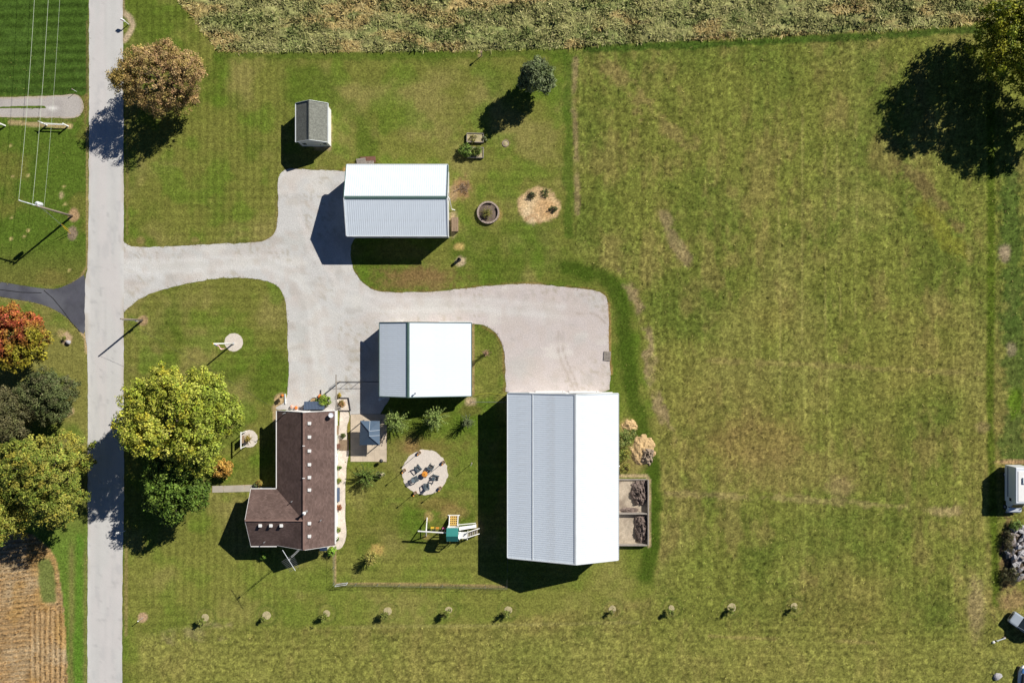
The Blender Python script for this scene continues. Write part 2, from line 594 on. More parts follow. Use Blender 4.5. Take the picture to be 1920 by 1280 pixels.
# rough mown field on the right and along the bottom
f_sd = poly_sd(PX + (n_sm - 0.5) * 14, PY + (n_px - 0.5) * 12, FIELD)
f_m = sstep(-9, 9, f_sd)
F = np.zeros_like(G) + C3(116, 124, 56)
F = lay(F, C3(142, 138, 78), sstep(0.42, 0.75, fbm(PX, PY, 120, 5, 31)) * 0.6)
F = lay(F, C3(84, 106, 40), sstep(0.42, 0.74, fbm(PX, PY, 110, 5, 32, 0.7)) * 0.8)
F = lay(F, C3(150, 130, 84), sstep(0.5, 0.74, fbm(PX * 1.3, PY * 0.7, 60, 4, 33, 0.7)) * 0.45)
F = lay(F, C3(150, 128, 78), sstep(880, 780, np.hypot(PX - 1560, (PY - 1150) * 1.4)) * sstep(0.4, 0.7, fbm(PX, PY, 150, 4, 37)) * 0.3)
# rows left by the mower
row_w = fbm(PX, PY * 0.2, 46, 3, 34)
rows = np.sin((PX + (fbm(PX * 0.3, PY, 180, 2, 35) - 0.5) * 12) / 15.5 * 2 * math.pi)
F *= (1 + 0.10 * np.sin((PX + (n_big - 0.5) * 40) / 47 * 2 * math.pi) * sstep(1170, 1080, PY))[..., None]
F *= (1 + 0.32 * sstep(0.2, 1.0, rows) * sstep(0.42, 0.62, row_w) * sstep(1170, 1080, PY))[..., None]
hrow = np.sin((PY + (fbm(PX, PY * 0, 300, 2, 36) - 0.5) * 18) / 13.5 * 2 * math.pi)
F = lay(F, C3(136, 132, 62), np.full(PX.shape, 0.22))
F *= 0.93
F *= (1 + 0.15 * hrow * sstep(1150, 1185, PY))[..., None]
F = lay(F, C3(142, 140, 72), sstep(1150, 1230, PY) * 0.5)
G = lay(G, np.zeros(3), np.zeros(PX.shape)) * (1 - f_m)[..., None] + F * f_m[..., None]

# deep green lawn across the road, mown in rows
l_m = sstep(168, 164, PX) * sstep(183, 178, PY)
Lc = np.zeros_like(G) + C3(66, 90, 32)
st = np.sin((PY + PX * 0.02 + (n_mid - 0.5) * 5) / 17.5 * 2 * math.pi)
Lc *= (1 + 0.26 * st * (0.5 + n_mid))[..., None]
Lc = lay(Lc, C3(88, 116, 50), sstep(0.5, 0.7, n_sm) * 0.3)
G = G * (1 - l_m)[..., None] + Lc * l_m[..., None]

# verge left of the road
v_m = sstep(168, 164, PX) * sstep(184, 190, PY) * sstep(540, 530, PY)
Vc = np.zeros_like(G) + C3(88, 110, 38)
Vc = lay(Vc, C3(118, 116, 56), sstep(0.5, 0.68, n_mid) * 0.7)
Vc = lay(Vc, C3(122, 112, 62), sstep(440, 530, PY) * 0.55)
G = G * (1 - v_m)[..., None] + Vc * v_m[..., None]
v2 = sstep(168, 164, PX) * sstep(545, 560, PY)
Vc = np.zeros_like(G) + C3(128, 126, 66)
Vc = lay(Vc, C3(96, 118, 42), sstep(0.5, 0.66, n_mid) * 0.7)
Vc = lay(Vc, C3(92, 128, 42), sstep(900, 1040, PY) * 0.75)
Vc = lay(Vc, C3(134, 122, 76), (np.exp(-((PX - 134) / 6.0) ** 2) + np.exp(-((PX - 160) / 4.0) ** 2)) * sstep(1000, 1040, PY) * 0.6)
G = G * (1 - v2)[..., None] + Vc * v2[..., None]

# hay field at the top
h_sd = poly_sd(PX + (n_sm - 0.5) * 8, PY + (n_px - 0.5) * 9, HAY)
h_m = sstep(-1, 3, h_sd)
Hc = np.zeros_like(G) + C3(152, 152, 98)
Hc = lay(Hc, C3(132, 142, 84), sstep(0.44, 0.62, fbm(PX, PY * 2.2, 60, 4, 41)) * 0.8)
Hc = lay(Hc, C3(190, 162, 110), sstep(0.53, 0.68, fbm(PX * 0.6, PY * 2.0, 50, 4, 42)) * 0.65)
hrw = np.sin((PY + PX * 0.035 + (n_sm - 0.5) * 7) / 10.5 * 2 * math.pi)
Hc *= (1 + 0.14 * hrw)[..., None]
Hc = lay(Hc, C3(184, 150, 100), sstep(6, 1, h_sd) * sstep(0.45, 0.6, fbm(PX, PY, 90, 3, 43)) * 0.8)
G = G * (1 - h_m)[..., None] + Hc * h_m[..., None]

# harvested crop, bottom left
c_sd = poly_sd(PX + (n_px - 0.5) * 5, PY + (n_px - 0.5) * 5, CROP)
c_m = sstep(-1, 2, c_sd)
Cc = np.zeros_like(G) + C3(172, 144, 104)
crow = np.sin((PY + PX * 0.13 + (n_sm - 0.5) * 4) / 9.2 * 2 * math.pi)
crow2 = np.sin((PX + (n_sm - 0.5) * 3) / 9.6 * 2 * math.pi)
cmix = sstep(1135, 1150, PY) * sstep(52, 66, PX)
cr = crow * (1 - cmix) + crow2 * cmix
Cc *= (1 + 0.26 * cr)[..., None]
Cc = lay(Cc, C3(190, 172, 140), sstep(0.52, 0.7, n_mid) * 0.5)
Cc = lay(Cc, C3(182, 146, 84), sstep(0.55, 0.7, fbm(PX, PY, 60, 3, 51)) * 0.5)
cg = poly_sd(PX + (n_px - 0.5) * 5, PY + (n_px - 0.5) * 5, CROP_GREEN)
Cc = lay(Cc, C3(108, 124, 62), sstep(-3, 4, cg + (n_sm - 0.5) * 10) * 0.9)
G = G * (1 - c_m)[..., None] + Cc * c_m[..., None]


def ell(cx, cy, rx, ry, color, s=0.8, soft=0.45, rag=0.5):
    global G
    d = np.hypot((PX - cx) / rx, (PY - cy) / ry) + (n_sm - 0.5) * rag + (n_px - 0.5) * rag
    G = lay(G, C3(*color), sstep(1 + soft, 1 - soft, d) * s)


def line(pts, hw, color, s=0.8, rag=0.8, broken=0.0, seed=60):
    global G
    x0 = min(p[0] for p in pts) - 60; x1 = max(p[0] for p in pts) + 60
    y0 = min(p[1] for p in pts) - 60; y1 = max(p[1] for p in pts) + 60
    if x1 < -60 or y1 < -60:
        return
    d = seg_dist(PX, PY, pts) / hw + (n_sm - 0.5) * 2 * rag + (n_px - 0.5) * rag
    m = sstep(1.4, 0.5, d) * s
    if broken:
        m = m * sstep(broken - 0.12, broken + 0.1, fbm(PX, PY, 40, 3, seed))
    G = lay(G, C3(*color), m)


TAN = (158, 138, 100)
# greener strips
line([(410, 104), (700, 105), (900, 103), (1060, 98)], 7, (76, 100, 30), 0.6)
line([(1100, 92), (1400, 80), (1640, 68), (1800, 56), (1840, 60)], 7, (62, 88, 28), 0.85)
line([(1066, 110), (1066, 440)], 9, (74, 100, 30), 0.7)
line([(1060, 500), (1110, 512), (1150, 530), (1168, 580), (1176, 660), (1184, 735), (1200, 790), (1222, 880), (1226, 1000), (1210, 1080)], 15, (66, 88, 24), 0.85, 0.4)
line([(690, 556), (800, 562), (900, 556)], 4, (74, 98, 32), 0.5)
line([(1858, 200), (1858, 560), (1856, 760), (1860, 900), (1868, 1130)], 8, (80, 98, 26), 0.85, 0.3)
line([(1896, 330), (1900, 560), (1906, 760), (1896, 860)], 22, (64, 92, 36), 0.7)
line([(1900, 740), (1905, 770)], 14, (96, 124, 28), 0.7)
line([(150, 1010), (146, 1280)], 8, (90, 130, 40), 0.6)
ell(560, 560, 40, 200, (96, 104, 44), 0.2)
# bare, dry and weedy strips in the field
line([(1080, 112), (1076, 180), (1080, 260), (1083, 400)], 5, (150, 132, 96), 0.7, 0.8, 0.42)
line([(1166, 516), (1186, 548), (1202, 592), (1222, 640), (1216, 700), (1240, 770), (1260, 830)], 9, (156, 136, 102), 0.75, 1.0, 0.45, 61)
line([(1240, 400), (1262, 450), (1290, 490)], 10, (158, 138, 104), 0.6, 1.0, 0.44, 62)
line([(1150, 130), (1190, 180), (1240, 235), (1300, 270)], 16, (150, 132, 84), 0.55, 1.0, 0.42, 63)
line([(1330, 676), (1400, 678), (1540, 685), (1700, 693), (1840, 702)], 5, (150, 136, 84), 0.45, 1.2, 0.30, 64)
line([(1256, 925), (1440, 932), (1600, 942), (1700, 950), (1790, 958)], 6, (164, 146, 100), 0.45, 1.3, 0.36, 65)
ell(1768, 957, 28, 8, (172, 152, 110), 0.5, 0.6, 0.9)
ell(1420, 830, 90, 45, (146, 124, 76), 0.5)
ell(1480, 880, 120, 40, (148, 128, 80), 0.4)
ell(1575, 912, 26, 20, (158, 136, 96), 0.5)
ell(1830, 1140, 16, 50, (164, 144, 106), 0.6)
ell(1845, 800, 14, 10, (160, 140, 100), 0.5)
ell(1884, 476, 10, 16, (170, 150, 124), 0.8)
ell(1896, 655, 9, 12, (160, 146, 116), 0.7)
line([(1690, 310), (1730, 345), (1765, 385), (1800, 425)], 12, (122, 104, 68), 0.65, 1.0, 0.4, 66)
line([(1740, 400), (1770, 440), (1800, 470)], 18, (138, 136, 52), 0.5, 1.0)
ell(1660, 290, 30, 40, (146, 128, 78), 0.4)
line([(1460, 300), (1462, 500), (1464, 760)], 1.7, (166, 158, 94), 0.38, 0.6, 0.40, 67)
line([(1505, 200), (1505, 420), (1504, 640)], 1.7, (166, 158, 94), 0.38, 0.6, 0.40, 67)
line([(1546, 250), (1547, 500), (1551, 760), (1560, 940)], 1.7, (166, 158, 94), 0.38, 0.6, 0.40, 67)
line([(1570, 240), (1572, 420), (1576, 600)], 1.7, (166, 158, 94), 0.38, 0.6, 0.40, 67)
line([(1605, 210), (1606, 420), (1604, 600)], 1.7, (166, 158, 94), 0.38, 0.6, 0.40, 67)
line([(1650, 190), (1672, 260)], 1.7, (166, 158, 94), 0.38, 0.6, 0.40, 67)
line([(300, 1196), (380, 1180), (420, 1185)], 14, (160, 144, 108), 0.45, 1.0, 0.42, 68)
line([(640, 1175), (900, 1172), (1200, 1166)], 3, (150, 144, 86), 0.5, 0.4)
line([(1330, 1192), (1640, 1204)], 3, (158, 142, 88), 0.5, 0.6, 0.4, 69)
# edges of the gravel and the road
line([(238, 90), (239, 440)], 2.2, (136, 124, 74), 0.7, 0.3)
line([(237, 600), (237, 800)], 1.8, (120, 118, 62), 0.6, 0.3)
line([(237, 1020), (236, 1190)], 3.2, (146, 132, 82), 0.75, 0.3)
line([(163, 40), (163, 180)], 1.6, (120, 108, 70), 0.7, 0.3)
line([(162, 180), (160, 232)], 3.5, (132, 112, 70), 0.7)
line([(163, 240), (163, 500), (150, 522), (110, 546), (88, 547), (40, 540), (-60, 524)], 2.0, (170, 148, 104), 0.8, 0.4)
line([(0, 552), (60, 562), (92, 571), (124, 588), (146, 612), (160, 634), (163, 660)], 2.6, (196, 170, 132), 0.9, 0.3)
line([(40, 222), (120, 226), (140, 226)], 2, (120, 112, 64), 0.5)
line([(20, 229), (60, 233), (132, 237)], 4.2, (184, 162, 120), 0.85, 0.4)
line(DRIVE[1:12], 3.0, (128, 112, 68), 0.5, 0.8, 0.45, 70)
line(DRIVE[24:37], 2.5, (146, 118, 76), 0.6, 0.8, 0.4, 71)
line([(1141, 570), (1142, 650), (1146, 700)], 3, (176, 140, 92), 0.7, 0.5)
line([(540, 318), (600, 324), (650, 322)], 4, (132, 108, 60), 0.6)
ell(650, 318, 7, 6, (214, 170, 110), 0.8)
ell(264, 451, 7, 8, (154, 130, 88), 0.6)
ell(366, 450, 7, 6, (154, 130, 88), 0.5)
# bare spots
ell(138, 403, 10, 12, (178, 148, 112), 0.95, 0.2, 0.25)
ell(136, 438, 9, 13, (150, 132, 112), 0.95, 0.2, 0.25)
ell(268, 601, 10, 9, (172, 146, 110), 0.95, 0.2, 0.25)
ell(268, 1157, 9, 9, (196, 164, 132), 0.95, 0.2, 0.25)
ell(115, 366, 4, 7, (188, 168, 130), 0.8)
for (x, y) in [(53, 432), (120, 350), (122, 383), (130, 506), (24, 331), (53, 329), (22, 408), (45, 443), (21, 448), (20, 273)]:
    ell(x, y, 3, 2.5, (196, 178, 120), 0.8)
ell(124, 634, 10, 12, (196, 168, 138), 0.9, 0.25)
ell(114, 624, 7, 9, (170, 150, 104), 0.7)
ell(135, 770, 4, 7, (200, 172, 136), 0.8)
ell(128, 775, 5, 6, (196, 168, 130), 0.6)
line([(232, 24), (243, 34), (250, 48), (243, 62), (233, 76)], 5.5, (190, 170, 140), 0.95, 0.25)
line([(231, 0), (233, 24)], 2.2, (176, 156, 120), 0.9, 0.2)
ell(1010, 386, 39, 33, (206, 176, 132), 0.98, 0.09, 0.22)
ell(1000, 395, 20, 22, (226, 204, 166), 0.6)
ell(1018, 392, 20, 18, (196, 154, 104), 0.6)
line([(985, 412), (1000, 402), (1012, 420)], 3, (160, 120, 80), 0.5)
ell(1028, 432, 3, 3, (96, 104, 40), 0.8)
ell(912, 404, 24, 24, (118, 118, 58), 0.7)
ell(936, 402, 6, 10, (160, 138, 84), 0.8)
ell(948, 269, 9, 9, (134, 122, 76), 0.8, 0.2)
ell(892, 274, 22, 26, (118, 114, 60), 0.6)
ell(868, 352, 16, 18, (160, 122, 90), 0.75, 0.4, 0.9)
ell(850, 362, 8, 14, (164, 136, 104), 0.8)
ell(850, 420, 8, 20, (190, 164, 132), 0.8)
ell(862, 462, 9, 7, (200, 170, 108), 0.8)
ell(863, 490, 9, 9, (190, 170, 138), 0.9, 0.3)
ell(780, 522, 70, 22, (132, 108, 70), 0.75, 0.6, 0.9)
ell(770, 516, 40, 14, (136, 106, 72), 0.4, 0.6, 0.9)
ell(680, 312, 36, 10, (128, 104, 62), 0.5)
ell(900, 104, 5, 4, (170, 144, 108), 0.7)
ell(616, 240, 6, 40, (190, 168, 130), 0.9, 0.25)
ell(604, 276, 14, 6, (190, 166, 126), 0.7)
ell(1178, 800, 14, 14, (204, 168, 120), 0.5)
ell(1190, 860, 22, 30, (150, 128, 84), 0.5)
line([(1158, 892), (1212, 892), (1217, 900), (1217, 1022)], 3, (196, 170, 136), 0.7, 0.5)
ell(526, 750, 11, 16, (196, 168, 128), 0.9, 0.2)
line([(514, 762), (516, 800)], 3, (190, 164, 124), 0.8)
line([(628, 1030), (628, 1092)], 2.0, (186, 160, 120), 0.8, 0.3)
line([(632, 1094), (700, 1094), (800, 1095), (950, 1099)], 2.4, (166, 142, 98), 0.85, 0.3)
line([(632, 1098), (800, 1101), (948, 1104)], 3.4, (96, 98, 52), 0.7, 0.3)
line([(887, 609), (887, 740)], 2.5, (150, 126, 92), 0.8, 0.3)
line([(905, 612), (930, 626), (944, 650), (946, 700), (946, 735)], 1.8, (132, 104, 66), 0.7, 0.3)
line([(950, 740), (950, 775)], 2, (176, 150, 112), 0.7, 0.3)
ell(882, 752, 10, 8, (196, 172, 140), 0.8)
ell(800, 835, 70, 16, (126, 106, 62), 0.45, 0.7, 1.0)
ell(772, 838, 14, 14, (150, 116, 78), 0.5)
ell(850, 960, 26, 14, (158, 132, 84), 0.6)
ell(805, 968, 8, 10, (176, 150, 96), 0.7)
ell(800, 1006, 7, 5, (170, 144, 92), 0.6)
ell(898, 990, 8, 16, (166, 138, 88), 0.6)
ell(820, 945, 40, 12, (140, 116, 70), 0.5)
ell(690, 985, 60, 40, (112, 112, 52), 0.5)
ell(706, 1032, 16, 10, (192, 164, 96), 0.8, 0.5, 1.0)
ell(880, 770, 25, 10, (116, 104, 58), 0.5)
ell(652, 800, 6, 30, (146, 132, 62), 0.7)
ell(470, 816, 18, 18, (128, 122, 66), 0.5)
ell(438, 642, 20, 19, (92, 100, 42), 0.5)
for cx, cy in [(385, 1157), (500, 1153), (613, 1149), (727, 1145), (841, 1143), (953, 1143), (1148, 1142), (1259, 1140), (1372, 1138), (1489, 1136)]:
    d = np.hypot(PX - cx, PY - cy)
    G = lay(G, C3(84, 100, 40), np.exp(-((d - 19) / 2.6) ** 2) * 0.5)
    G = lay(G, C3(132, 128, 74), np.exp(-((d - 14) / 2.2) ** 2) * 0.4)
ell(1892, 1045, 16, 74, (120, 98, 70), 0.85, 0.25, 0.7)
ell(1900, 1125, 26, 18, (150, 122, 88), 0.6)
ell(1900, 866, 30, 4, (196, 160, 120), 0.8)
ell(1880, 1255, 20, 26, (118, 122, 66), 0.4)

# sub-metre mottling
rag = 0.75 + 0.50 * n_px
rough_m = np.clip(f_m + h_m * 0.6, 0, 1)
G *= (1 + (rag - 1) * (0.6 + 0.9 * rough_m))[..., None]
tuftn = vnoise(PX, PY, 3.4, 81)
G *= (1 + (tuftn - 0.5) * (0.36 + 0.36 * rough_m))[..., None]
speck = sstep(0.80, 0.93, vnoise(PX, PY, 4.6, 85)) * sstep(0.35, 0.6, fbm(PX, PY, 80, 3, 86))
G *= (1 - 0.5 * speck * (0.3 + 0.7 * f_m))[..., None]
G = np.clip(G, 0.004, 0.9)

# relief
Z = (vnoise(PX, PY, 4.0, 82) - 0.5) * 0.05
Z += (vnoise(PX, PY, 3.4, 83) - 0.5) * 0.13 * f_m + (vnoise(PX, PY, 5.5, 87) - 0.5) * 0.08 * f_m
Z += (fbm(PX, PY * 1.3, 12, 3, 84) - 0.45) * 0.62 * sstep(0, 6, h_sd)
Z += cr * 0.07 * c_m * (1 - sstep(-1, 2, cg))
sink = np.zeros(PX.shape)
for poly in (ROAD_POLY, DRIVE, ASPHALT, PULLOFF, PATIO, BED_E):
    sd = poly_sd(PX, PY, poly)
    near = sstep(-14, -3, sd)
    Z *= (1 - near * 0.55)
    sink = np.maximum(sink, sstep(-0.5, 3.0, sd))
strip_m = sstep(-1.2, 0.6, poly_sd(PX, PY, STRIP))
sink *= (1 - strip_m)
Z += strip_m * 0.03
Z = Z * (1 - sink) - 0.07 * sink
far = np.maximum(np.abs(GX) - 80, np.abs(GY) - 54.5)
Z *= sstep(2, 0, far)
ny, nx = GX.shape
vv = np.stack([GX, GY, Z], -1).reshape(-1, 3)
idx = np.arange(ny * nx).reshape(ny, nx)
ff = np.stack([idx[:-1, :-1], idx[:-1, 1:], idx[1:, 1:], idx[1:, :-1]], -1).reshape(-1, 4)
tag(np_mesh('ground', vv, ff, G.reshape(-1, 3), M['ground'], smooth=True), kind='structure')


# ------------------------------------------------------------------ road and paved sheets
def resample(poly, step):
    out = []
    n = len(poly)
    for i in range(n):
        a = Vector(poly[i]); b = Vector(poly[(i + 1) % n])
        k = max(1, int((b - a).length / step))
        for j in range(k):
            out.append(a.lerp(b, j / k))
    return out


def smooth_poly(poly, it=2):
    for _ in range(it):
        out = []
        n = len(poly)
        for i in range(n):
            a = Vector(poly[i]); b = Vector(poly[(i + 1) % n])
            out += [a.lerp(b, 0.25), a.lerp(b, 0.75)]
        poly = out
    return [tuple(p) for p in poly]


def sheet(name, poly_px, z, material, colorf, res=0.5, jit=0.1, smooth=1, kind='structure', parent=None):
    """a flat sheet with a ragged outline and a colour per vertex"""
    poly = [W(*p) for p in (smooth_poly(poly_px, smooth) if smooth else poly_px)]
    bd = resample(poly, 0.28)
    bx = np.array([p[0] for p in bd]); by = np.array([p[1] for p in bd])
    bx = bx + (fbm(bx, by, 0.9, 2, 91) - 0.5) * 2 * jit
    by = by + (fbm(bx, by, 0.9, 2, 92) - 0.5) * 2 * jit
    pts = [Vector((a, b)) for a, b in zip(bx, by)]
    n = len(pts)
    xs = np.arange(bx.min(), bx.max(), res); ys = np.arange(by.min(), by.max(), res)
    qx, qy = [a.ravel() for a in np.meshgrid(xs, ys)]
    sd = poly_sd(qx, qy, list(zip(bx, by)))
    keep = sd > res * 0.5
    inner = [Vector((a, b)) for a, b in zip(qx[keep], qy[keep])]
    ov, oe, of, *_ = delaunay_2d_cdt(pts + inner, [], [list(range(n))], 1, 1e-5)
    v = np.array([(p.x, p.y, z) for p in ov])
    f = np.array([t for t in of if len(t) == 3], dtype=np.int32)
    a = v[f[:, 0]]; b = v[f[:, 1]]; c = v[f[:, 2]]
    flip = np.cross(b - a, c - a)[:, 2] < 0
    f[flip] = f[flip][:, ::-1]
    colors = colorf(v[:, 0] / SC + 960, 640 - v[:, 1] / SC) if colorf else None
    o = np_mesh(name, v, f, colors, material, parent=parent)
    return tag(o, kind=kind)


def drive_col(px, py):
    c = np.zeros((len(px), 3)) + C3(204, 203, 200)
    c = lay(c, C3(202, 193, 189), sstep(640, 820, px + (fbm(px, py, 90, 3, 101) - 0.5) * 160))
    c = lay(c, C3(190, 190, 184), sstep(0.5, 0.68, fbm(px, py, 60, 4, 102)) * 0.5)
    c = lay(c, C3(220, 216, 208), sstep(0.55, 0.7, fbm(px, py * 1.8, 50, 4, 103)) * 0.5)
    c = lay(c, C3(202, 190, 182), sstep(0.55, 0.7, fbm(px, py, 40, 3, 104)) * 0.35)
    c = lay(c, C3(176, 170, 162), sstep(0.6, 0.74, fbm(px, py, 26, 4, 106)) * 0.45)
    c = lay(c, C3(168, 158, 138), sstep(0.66, 0.78, vnoise(px, py, 5, 107)) * sstep(0.5, 0.65, fbm(px, py, 70, 2, 108)) * 0.5)
    # worn wheel paths
    for off in (-10, 10):
        tr1 = [(232, 500 + off), (300, 500 + off), (420, 493 + off), (500, 491 + off), (560, 518 + off), (588 + off, 570), (600 + off, 690)]
        c = lay(c, C3(222, 221, 218), np.exp(-(seg_dist(px, py, tr1) / 4.5) ** 2) * 0.55)
        tr2 = [(560, 400 + off), (590 + off, 470), (640, 545 + off), (720, 572 + off), (900, 570 + off), (1060, 585 + off)]
        c = lay(c, C3(218, 214, 210), np.exp(-(seg_dist(px, py, tr2) / 4.5) ** 2) * 0.5)
    c = lay(c, C3(184, 178, 170), np.exp(-(seg_dist(px, py, [(300, 500), (420, 493), (500, 491), (560, 518), (590, 572), (600, 690)]) / 3.5) ** 2) * 0.35)
    path = [(232, 500), (300, 500), (420, 494), (500, 492), (560, 520), (590, 570), (600, 700)]
    c = lay(c, C3(214, 213, 208), np.exp(-(seg_dist(px, py, path) / 9) ** 2) * 0.6)
    c = lay(c, C3(214, 213, 208), np.exp(-(seg_dist(px, py, [(600, 540), (700, 580), (900, 575), (1040, 590)]) / 14) ** 2) * 0.4)
    for arc in ([(1046, 622), (1045, 650), (1053, 680), (1066, 705), (1078, 735)], [(1054, 622), (1054, 648), (1062, 676), (1076, 705), (1086, 735)],
                [(1080, 588), (1102, 585), (1120, 592), (1136, 606)]):
        c = lay(c, C3(172, 160, 150), np.exp(-(seg_dist(px, py, arc) / 1.6) ** 2) * 0.75)
    c = lay(c, C3(222, 222, 220), np.exp(-(seg_dist(px, py, [(240, 500), (270, 510), (300, 518)]) / 5) ** 2) * 0.5)
    c = lay(c, C3(196, 184, 174), sstep(0.6, 0.72, vnoise(px, py, 14, 105)) * 0.3)
    return np.clip(c, 0, 0.85)


def road_col(px, py):
    c = np.zeros((len(px), 3)) + C3(207, 206, 203)
    t = (px - 198) / 33
    c = lay(c, C3(199, 198, 195), np.exp(-((np.abs(t) - 0.45) / 0.14) ** 2) * 0.5)
    c = lay(c, C3(216, 215, 212), sstep(0.8, 0.95, np.abs(t)) * 0.8)
    c = lay(c, C3(212, 206, 204), sstep(0.5, 0.7, fbm(px * 3, py * 0.4, 60, 3, 111)) * 0.5)
    c = lay(c, C3(186, 186, 186), sstep(0.64, 0.74, fbm(px * 4, py, 40, 3, 112)) * 0.4)
    c = lay(c, C3(178, 177, 175), np.exp(-(np.abs(px - 198.5 + 1.5 * np.sin(py / 90)) / 0.9) ** 2) * 0.22)
    for k in range(26):
        y0 = -20 + k * 51.3 + 13 * math.sin(k * 5.1)
        c = lay(c, C3(160, 160, 160), np.exp(-((py - y0 - (px - 198) * 0.12 * math.sin(k * 3.7) - 2.5 * np.sin(px / 7 + k)) / 0.8) ** 2) * (0.10 + 0.12 * ((k * 7) % 5 == 0)))
    c = lay(c, C3(150, 150, 150), sstep(0.86, 0.95, vnoise(px, py, 7, 113)) * 0.3)
    c = lay(c, C3(184, 172, 152), sstep(0.86, 1.0, np.abs(t)) * sstep(0.4, 0.6, fbm(px, py, 30, 3, 114)) * 0.5)
    return np.clip(c * 0.97, 0, 0.85)


sheet('road', ROAD_POLY, 0.016, M['road'], road_col, 0.35, 0.08, 1)
sheet('gravel_driveway', DRIVE, 0.008, M['gravel'], drive_col, 0.35, 0.13, 1)


def pull_col(px, py):
    c = np.zeros((len(px), 3)) + C3(184, 178, 172)
    c = lay(c, C3(166, 160, 156), sstep(0.5, 0.7, fbm(px, py, 30, 3, 121)) * 0.6)
    c = lay(c, C3(230, 228, 222), np.exp(-(np.hypot((px - 98) / 10, (py - 203) / 4)) ** 2))
    c = lay(c, C3(190, 170, 140), sstep(-3.2, -0.5, -poly_sd(px, py, PULLOFF)) * 0.6)
    return np.clip(c, 0, 0.85)


sheet('gravel_pull_off', PULLOFF, 0.008, M['gravel'], pull_col, 0.4, 0.08, 1)
sheet('asphalt_driveway', ASPHALT, 0.010, M['asphalt'], None, 0.8, 0.03, 2)
sheet('pebble_bed', BED_E, 0.012, M['pebble'], None, 0.6, 0.08, 1)

# tar seams on the asphalt driveway
mb = MB()
for pts in ([(82, 544), (100, 560), (118, 582), (132, 602), (150, 622)], [(0, 543), (40, 548), (78, 549)]):
    for a, b in zip(pts[:-1], pts[1:]):
        p = Vector((*W(*a), 0.012)); q = Vector((*W(*b), 0.012))
        s = (q - p).normalized().cross(Vector((0, 0, 1))) * 0.06
        mb.add([p - s, q - s, q + s, p + s + Vector((0, 0, 0.002))], [(0, 1, 2, 3)])
tag(mb.build('tar_seam', mat('tar', (0.02, 0.02, 0.022), 0.8)), kind='structure')

# patio of poured slabs
patio = tag(MB().prism([W(*p) for p in PATIO], -0.06, 0.012).build('patio', M['dark_soil']), kind='structure')
sl = None
px0, px1, py0, py1 = 657.5, 725, 776.5, 865
for i in range(3):
    for j in range(4):
        x0 = px0 + (px1 - px0) / 3 * i; y0 = py0 + (py1 - py0) / 4 * j
        cx, cy = W(x0 + (px1 - px0) / 6, y0 + (py1 - py0) / 8)
        if sl is None:
            sl = MB().box((0, 0, 0), ((px1 - px0) / 3 * SC - 0.012, (py1 - py0) / 4 * SC - 0.012, 0.05)).mesh('slab')
        link('slab', sl, M['concrete'], patio, (cx, cy, 0.012))

# front walk of slabs
walk = tag(MB().prism([W(404, 911), W(468, 908), W(486, 912), W(486, 925), W(468, 921), W(404, 921)], -0.05, 0.012).build('front_walk', M['soil']), kind='structure')
xs_ = [398, 419, 439, 459, 484]
for i, (a, b) in enumerate(zip(xs_[:-1], xs_[1:])):
    ya = 910.5 - i * 0.5
    MB().prism([W(a + 0.25, ya), W(b - 0.25, ya - 0.5), W(b - 0.25, ya + 12), W(a + 0.25, ya + 12.3)], 0.0, 0.03).build('slab', M['slab'], walk)

# round pads of gravel
def pad(name, px, py, r, material, z=0.03, n=40, ex=1.0):
    mb = MB()
    prof = []
    for k in range(n):
        t = 2 * math.pi * k / n
        rr = r * (1 + random.uniform(-0.03, 0.03))
        prof.append((math.cos(t) * rr * ex, math.sin(t) * rr))
    mb.prism(prof, -0.05, z)
    return tag(mb.build(name, material, None, (*W(px, py), 0)), kind='structure')


pad('flagpole_gravel_pad', 438.5, 641.5, 1.38, M['firepad'])
pad('frame_gravel_pad', 467, 822, 1.3, M['firepad'])
pad('fire_pit_gravel_pad', 797, 885.5, 3.42, M['firepad'], 0.034, 64)

